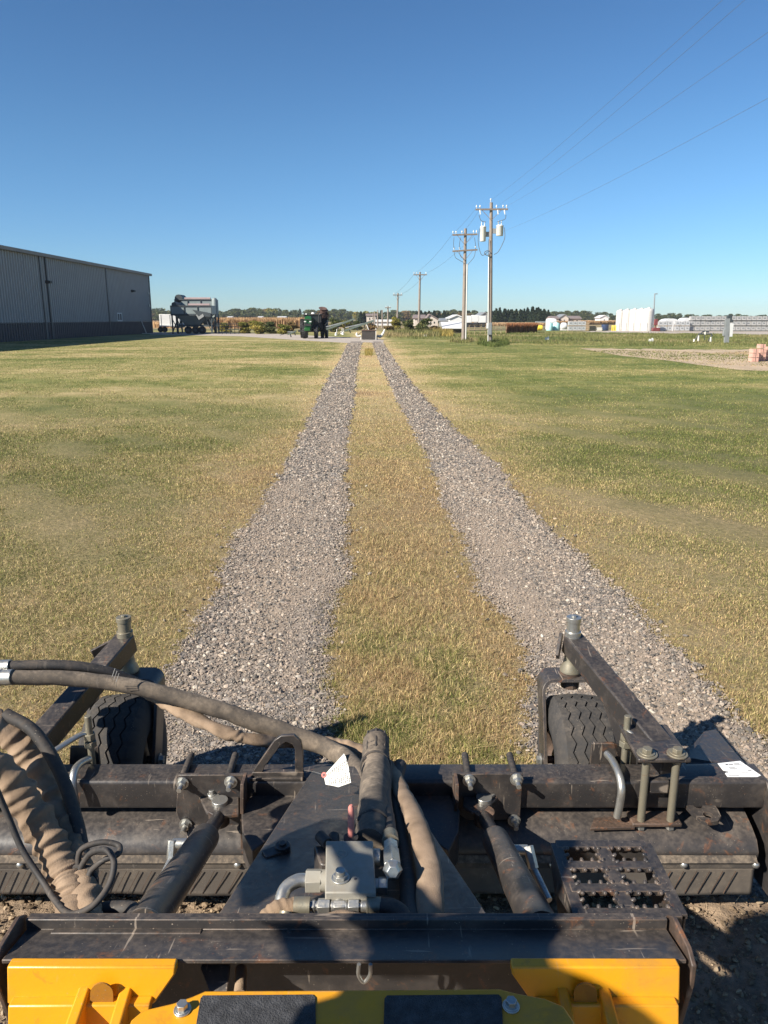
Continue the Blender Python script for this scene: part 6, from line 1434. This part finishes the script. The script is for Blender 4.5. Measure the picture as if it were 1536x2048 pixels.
h3 = hose('tan_sleeve', [A(250, 1366, 2.36), A(310, 1396, 2.34), A(380, 1432, 2.28), A(450, 1464, 2.24), A(485, 1474, 2.24), A(530, 1482, 2.26), A(610, 1484, 2.42), A(680, 1490, 2.45), A(730, 1510, 2.35), A(770, 1560, 2.15)], [.012, .020, .026, .024, .022, .022, .024, .028, .030, .022], 'sleeve', .22, 26, 14, flat=.75, wf=1.4, label='tan fabric sleeve sagging under the hoses')
m = MB()
for k in range(3): a = A(226 + k * 4, 1348 + k * 5, 2.24); m.tube([a + Vector((0, -.01, -.022)), a + Vector((.004, -.022, 0)), a + Vector((.010, -.005, .022))], .0007, 6)
m.build('tie_wire', M['zinc'], h1)
hose('tan_sleeve', [A(782, 1530, 2.0), A(800, 1575, 1.82), A(822, 1620, 1.64), A(845, 1680, 1.47), A(858, 1740, 1.36), A(860, 1800, 1.27), A(858, 1862, 1.20)], [.018, .022, .025, .026, .027, .028, .027], 'sleeve', .07, 26, 12, flat=.6, wf=1.2, label='tan sleeve running down the right side of the centre plate')
hose('hose', [A(800, 1530, 2.0), A(790, 1580, 1.85), A(800, 1650, 1.62), A(815, 1750, 1.38), A(820, 1862, 1.19)], .019, 'rubber', .03, label='black hose between the guard and the tan sleeve')
hose('hose', [A(762, 1812, 1.245), A(785, 1816, 1.24), A(806, 1832, 1.225), A(820, 1862, 1.19)], .0165, 'rubber', .03)
hose('hose', [A(590, 1812, 1.25), A(560, 1818, 1.245), A(535, 1838, 1.235), A(520, 1870, 1.21)], [.0165, .0175, .019, .019], 'sleeve', .12)
hose('hose', [A(575, 1862, 1.205), A(570, 1840, 1.215), A(572, 1822, 1.225)], .012, 'goldzinc', 0)
hose('hose', [A(640, 1850, 1.20), A(690, 1838, 1.21), A(735, 1850, 1.20)], .016, 'sleeve', .1)
# left bundle: two ruched tan sleeves over hoses
def ruched(pts, r, label, seedv):
    P = catmull(pts, 26); n = len(P); rs = []
    for i in range(n):
        t = i / n; rs.append(r * (1 + .10 * math.sin(i * .55 + seedv) * math.sin(i * .13 + seedv) + .13 * (mnoise.noise(Vector((i * .22, seedv, 0)))) + .05 * abs(math.sin(i * .42 + seedv))) * np.interp(t, [0, .8, .93, 1], [1, 1, .82, .95]))
    m = MB(); seg = 40; T = [(P[min(i + 1, n - 1)] - P[max(i - 1, 0)]).normalized() for i in range(n)]
    u = Vector((0, 0, 1)); u = (u - T[0] * u.dot(T[0])).normalized(); vs = []
    for i in range(n):
        u = (u - T[i] * u.dot(T[i])).normalized(); v = T[i].cross(u)
        for k in range(seg):
            an = 2 * math.pi * k / seg
            # folds that wander round the sleeve at a slant
            ph = i * .31 + 1.5 * mnoise.noise(Vector((i * .05, seedv, 3))) + .9 * math.sin(an + seedv) + 2.6 * mnoise.noise(Vector((math.cos(an) * .8, math.sin(an) * .8 + seedv, i * .06)))
            am = .12 + .18 * mnoise.noise(Vector((math.cos(an), math.sin(an), i * .11 + seedv * 3)))
            rr = rs[i] * (1 + am * (1 - abs(math.sin(ph * .5)) * 1.7) )
            vs.append(P[i] + (u * math.cos(an) + v * math.sin(an)) * rr)
    fs = [[i * seg + k, i * seg + (k + 1) % seg, (i + 1) * seg + (k + 1) % seg, (i + 1) * seg + k] for i in range(n - 1) for k in range(seg)]
    m.add(vs, fs); o = m.build('ruched_sleeve', M['sleeve'], rake, smooth=80); o['label'] = label; return o
ru1 = ruched([A(-60, 1500, 1.42), A(10, 1552, 1.42), A(60, 1620, 1.41), A(102, 1690, 1.38), A(128, 1750, 1.34), A(140, 1780, 1.31), A(144, 1815, 1.27), A(150, 1865, 1.20)], .0325, 'front wrinkled tan hose sleeve', 1.0)
ru2 = ruched([A(-60, 1432, 1.55), A(10, 1462, 1.55), A(60, 1515, 1.54), A(100, 1590, 1.50), A(130, 1660, 1.44), A(150, 1720, 1.38), A(162, 1760, 1.34), A(172, 1800, 1.28), A(180, 1865, 1.20)], .029, 'rear wrinkled tan hose sleeve', 2.7)
hose('black_hose', [A(10, 1428, 1.56), A(70, 1465, 1.54), A(120, 1545, 1.50), A(150, 1630, 1.45), A(165, 1700, 1.40), A(175, 1770, 1.33), A(196, 1865, 1.20)], .014, 'rubber', .02)
m = MB(); 
for k in range(2):
    a = A(150, 1772 + k * 8, 1.32); loop = [a + Vector((math.cos(t) * .044, 0, 0)) + Vector((0, .5, .85)).normalized() * math.sin(t) * .036 + Vector((0, 0, .007 * math.cos(t))) for t in np.linspace(0, 2 * math.pi, 30)]
    m.tube(loop, .005, 8, cap=False)
m.build('rubber_tie', M['rubber'], ru1)
hose('thin_cable', [A(-15, 1560, 1.36), A(15, 1630, 1.35), A(45, 1700, 1.33), A(85, 1762, 1.30), A(110, 1800, 1.26), A(140, 1828, 1.22), A(185, 1812, 1.21), A(218, 1770, 1.24), A(228, 1725, 1.27), A(212, 1700, 1.30), A(180, 1708, 1.33), A(158, 1745, 1.33), A(152, 1775, 1.31), A(165, 1820, 1.26), A(170, 1865, 1.2)], .0062, 'rubber', .02, 12, 10, label='thin cable looping in front of the sleeves')
hose('thin_cable', [A(175, 1760, 1.33), A(158, 1735, 1.34), A(162, 1700, 1.35), A(200, 1685, 1.36), A(236, 1690, 1.36), A(236, 1708, 1.34), A(205, 1722, 1.33), A(178, 1750, 1.32), A(185, 1790, 1.29), A(200, 1865, 1.2)], .0060, 'rubber', .02, 12, 10)
# elbow hose and the bent pipe beside the left cylinder
hose('hose', [A(190, 1822, 1.27), A(240, 1818, 1.27), A(268, 1824, 1.25), A(262, 1862, 1.19)], .0155, 'rubber', .03)
m = MB(); m.cyl(A(262, 1835, 1.245), A(250, 1866, 1.21), .0165, 20); m.build('hose_collar', M['rubber'], rake)
# old labels and paint flakes
m = MB()
def flake(pts, z, th=.0006):
    m.prism([gz(x, y, z) for x, y in pts], (0, 0, th))
flake([(1435, 1527), (1480, 1522), (1522, 1551), (1515, 1554), (1455, 1554), (1450, 1547), (1455, 1543), (1446, 1541)], ZT + .0006)
lb = m.build('torn_label', M['label'], rake, smooth=0); lb['label'] = 'torn white sticker at the right end of the beam'
m = MB()
def stroke(pts, z, wd, th=.0004):
    P = [gz(x, y, z) for x, y in pts]
    for a, b in zip(P, P[1:]): m.bar(a, b, wd, th)
for (x0, x1, y_, wd) in ((1451, 1456, 1529, .006), (1457, 1466, 1528.5, .0045), (1468, 1479, 1528, .0045), (1480, 1484, 1530, .003), (1457, 1470, 1535, .002), (1459, 1475, 1537, .002), (1462, 1472, 1540, .002), (1480, 1490, 1538, .002), (1496, 1503, 1541, .003), (1450, 1456, 1544, .006), (1458, 1478, 1551.5, .0025), (1482, 1496, 1545, .0015), (1505, 1512, 1546, .002)):
    stroke([(x0, y_), (x1, y_)], ZT + .0014, wd)
m.build('label_print', M['ink'], lb, smooth=0)
# white decal remains on the centre plate
def pz(y): return float(np.interp(y, [1533, 1860], [zf, zn]))
m = MB()
for c_, rr in (((899, 1772), 9), ((909, 1792), 11), ((896, 1800), 7), ((932, 1790), 4.5), ((938, 1812), 5), ((918, 1771), 4), ((914, 1814), 5), ((921, 1782), 4), ((890, 1786), 6)):
    pts = []
    for k in range(9): an = k * .698; q = rr * random.uniform(.55, 1.15); pts.append((c_[0] + q * math.cos(an), c_[1] + q * .8 * math.sin(an)))
    m.prism([gz(x, y, pz(y) + .0012) for x, y in pts], (0, 0, .0008))
dc = m.build('decal_remains', M['label'], rake, smooth=0)
m = MB(); stroke([(916 + 9 * math.cos(t) - 6, 1790 + 8 * math.sin(t)) for t in np.linspace(-2.4, .9, 9)][::-1], pz(1790) + .0025, .0055); m.build('decal_letter', M['ink'], dc, smooth=0)
m = MB()
for a, b in (((616, 1691), (613, 1711)), ((616, 1691), (624, 1691)), ((613, 1711), (622, 1711)), ((620, 1695), (618, 1708)), ((613, 1718), (611, 1730)), ((611, 1730), (619, 1730)), ((614, 1720), (621, 1716))): stroke([a, b], pz(a[1]) + .0015, .0012)
m.build('decal_lines', M['label'], rake, smooth=0)

# ---- paper tag on a wire
tg = empty('paper_tag', A(672, 1545, 1.86), 'white handwritten paper tag with a red ring, wired beside the hose guard', 'tag')
tp_ = [A(641, 1549, 1.84), A(692, 1509, 1.90), A(697, 1516, 1.90), A(701, 1535, 1.875), A(704, 1566, 1.84), A(676, 1574, 1.83), A(661, 1570, 1.825), A(645, 1567, 1.825)]
c_ = sum(tp_, Vector()) / len(tp_); nrm_ = Vector((-.25, -.75, .62)).normalized()
tp_ = [p - nrm_ * (p - c_).dot(nrm_) for p in tp_]
m = MB(); m.prism(tp_, -nrm_ * .0006); pp = m.build('tag_paper', M['paper'], tg, smooth=0)
def ontag(px, py, lift=.0012):
    d = Vector(ray(px, py)); d = Vector((d.x, d.y, d.z)); o_ = Vector((0, 0, CAMZ)); t = ((c_ - o_).dot(nrm_)) / d.dot(nrm_); return o_ + d * t + nrm_ * lift
m = MB(); m.lathe([(.0075, 0), (.0075, .0006), (.003, .0006)], ontag(648, 1550, .0002), nrm_, 20); m.build('tag_ring', M['pinkring'], tg)
m = MB(); m.cyl(ontag(648, 1550, .0006), ontag(648, 1550, .0014), .0028, 14)
rr_ = random.Random(3)
for row in range(11):
    a = ontag(657 + row * 4.0, 1543 - row * 2.7); b = ontag(659 + row * 4.0, 1569 - row * .2); t = 0.03
    while t < .96:
        L_ = rr_.uniform(.03, .10); 
        if rr_.random() < .85:
            p0, p1 = a.lerp(b, t), a.lerp(b, min(t + L_, .98)); off = (b - a).cross(nrm_).normalized() * rr_.uniform(-.0009, .0009)
            m.tube([p0 - off, (p0 + p1) / 2 + off * 1.5, p1 - off], .00055, 4)
        t += L_ + rr_.uniform(.01, .05)
m.build('tag_writing', M['ink'], tg)
m = MB(); m.tube(catmull([ontag(648, 1550), A(625, 1543, 1.92), A(605, 1541, 2.1), A(592, 1540, 2.165)], 5), .0009, 6); m.build('tag_wire', M['zinc'], tg)

# ============================================================ LOADER (coupler at the bottom; unseen plates beside the camera shape its shadows)
ld = empty('skid_loader', (PX, .6, 0), 'yellow loader coupler with lugs, grip pads and hex bolts at the bottom of the view', 'loader')
def fpoly(pix, Yn, Zd=0): return [A(x, y, Yn + (y - 1932) * Zd) for x, y in pix]
dY = -.00016
for mir in (False, True):
    fx = (lambda x: x) if not mir else (lambda x: 1374 - x)
    m = MB(); m.prism(fpoly([(fx(x), y) for x, y in ((13, 1934), (350, 1934), (350, 1950), (308, 2009), (14, 2009))], 1.062, dY), (0, .02, 0)); m.build('coupler_panel', M['yellow'], ld, .003)
    m = MB(); m.prism(fpoly([(fx(x), y) for x, y in ((15, 2012), (300, 2010), (290, 2110), (15, 2110))], 1.047, dY), (0, .02, 0)); m.build('coupler_panel', M['yellow'], ld, .003)
    for lx in (160, 245):
        m = MB(); a = A(fx(lx), 1958, 1.045); w_ = .020
        m.prism([Vector((a.x - w_ / 2, 1.06, .715)), Vector((a.x - w_ / 2, .985, .700)), Vector((a.x - w_ / 2, .955, .66)), Vector((a.x - w_ / 2, .94, .52)), Vector((a.x - w_ / 2, 1.06, .52))], (w_, 0, 0))
        m.build('pivot_lug', M['yellow'], ld, .004)
    c0 = A(fx(170), 1990, 1.02); c1 = A(fx(238), 1990, 1.02); m = MB(); m.cyl((min(c0.x, c1.x), 1.005, .595), (max(c0.x, c1.x), 1.005, .595), .030, 28); m.build('pivot_tube', M['yellow'], ld)
    m = MB(); m.prism([A(fx(x), y, 1.0405) for x, y in [(180, 2035), (180, 1988)] + [(203 + 23 * math.cos(t), 1988 - 21 * math.sin(t)) for t in np.linspace(3.14, 0, 12)] + [(226, 2035)]], (0, .003, 0)); m.build('pin_recess_shade', M['shadedrecess'], ld)  # thin flat arch, its dark colour standing in for the shaded recess
# middle bar
zc = .752
pix = [(250, 2070), (262, 2040), (285, 2020), (345, 2006), (385, 1992), (410, 1981), (1000, 1977), (1030, 1985), (1090, 1996), (1128, 2012), (1150, 2045), (1155, 2070), (1190, 2160), (210, 2160)]
m = MB(); m.prism([gz(x, y, zc) for x, y in pix], (0, 0, -.016)); m.build('coupler_crossplate', M['yellow'], ld, .003)
m = MB(); m.prism([gz(x, y, zc - .017) for x, y in ((415, 1990), (995, 1988), (1000, 2150), (400, 2150))], (0, 0, -.08)); m.build('coupler_crosstube', M['yellow'], ld, .006)
for x0, x1 in ((402, 631), (770, 1003)):
    m = MB(); pts = [(x0 + 4, 1992), (x1 - 6, 1990), (x1, 1996), (x1 + (2 if x0 < 600 else 8), 2160), (x0 - (28 if x0 < 600 else 6), 2160), (x0 - 1, 1998)]
    m.prism([gz(x, y, zc + .001) for x, y in pts], (0, 0, .0016)); m.build('grip_pad', M['grip'], ld, .0005)
for px, py in ((365, 2015), (1022, 2008)):
    m = MB(); c = gz(px, py + 6, zc); m.cyl(c, c + Vector((0, 0, .003)), .0135, 24); m.cyl(c + Vector((0, 0, .003)), c + Vector((0, 0, .0045)), .0115, 24); m.cyl(c + Vector((0, 0, .004)), c + Vector((0, 0, .014)), .0092, 6, .0088); m.build('hex_bolt', M['zinc'], ld, .0006)
# things seen through the gap below the flange
m = MB(); m.cyl(A(482, 1938, 1.16), A(480, 1990, 1.10), .011, 12); m.build('gap_hose', M['sleeve'], ld)
m = MB(); m.prism([A(400, 1936, 1.13), A(460, 1936, 1.13), A(455, 1985, 1.10), A(418, 1985, 1.10)], (0, .01, 0)); m.build('latch_plate', M['plate'], ld, .002)
m = MB(); s0 = A(729, 1930, 1.07); m.tube(catmull([A(718, 1928, 1.08), A(717, 1950, 1.08), A(728, 1964, 1.08), A(740, 1950, 1.08), A(741, 1928, 1.08)], 6), .0035, 8); m.build('steel_shackle', M['zinc'], ld)
# unseen plates outside the frame, shaped to cast the loader's shadows on rake and soil
XA = -.95
def back(px, py, z=None, X_=XA):
    if z is None: z = float(np.interp(py, [1530, 1600, 1700, 1840, 1930, 1976, 1977], [.45, .47, .57, .72, .735, .74, .752]))
    p = gz(px, py, z); t = (p.x - X_) / -SUN.x; return Vector((X_, p.y + SUN.y * t, p.z + SUN.z * t))
SHADOW_OUTLINE = [(450, 1803), (500, 1728), (620, 1674), (705, 1646), (760, 1650), (824, 1652), (850, 1738), (876, 1742), (880, 1775), (905, 1790), (905, 1845), (1010, 1850), (1035, 1880), (1110, 1890), (1122, 1930), (1180, 1960), (1225, 2010), (1250, 2080), (605, 2080), (645, 2010), (730, 1985), (800, 1935), (748, 1850), (748, 1800, .735), (735, 1783, .735), (742, 1762, .735), (712, 1742, .735), (684, 1692, .735), (600, 1742), (512, 1780)]
m = MB(); m.prism([back(*q_) for q_ in SHADOW_OUTLINE], (-.03, 0, 0)); la = m.build('arm_shadow_caster', M['yellow'], ld, 0); la['label'] = 'unseen plate shaped to cast the loader shadow on the rake'  # unseen plate, outline projected back along the sun from the wanted shadow
m = MB(); m.prism([back(x, y) for x, y in ((868, 1640), (915, 1650), (908, 1700), (930, 1745), (890, 1735), (875, 1690))], (-.03, 0, 0)); m.build('brace_shadow_caster', M['black'], ld)  # added blocker for the dark patch beside the right tan sleeve
m = MB(); m.prism([back(x, y) for x, y in ((572, 1846), (638, 1846), (700, 1932), (628, 1932))], (-.03, 0, 0)); m.build('brace_shadow_caster', M['black'], ld)  # added blocker for the shadow stripe across the mounting flange
m = MB(); m.prism([back(x, y, 0.03) for x, y in ((1395, 1975), (1470, 1950), (1600, 1930), (1600, 2150), (1395, 2150))], (-.03, 0, 0)); m.build('soil_shadow_caster', M['black'], ld)  # added out-of-view sheet, shaped to shade the soil at lower right
m = MB(); m.prism([back(x, y, 0.03) for x, y in ((1475, 1850), (1500, 1830), (1560, 1820), (1560, 1900), (1500, 1905), (1470, 1880))], (-.03, 0, 0)); m.build('blob_shadow_caster', M['black'], ld)  # added out-of-view sheet, shaped for the shadow blob on the soil
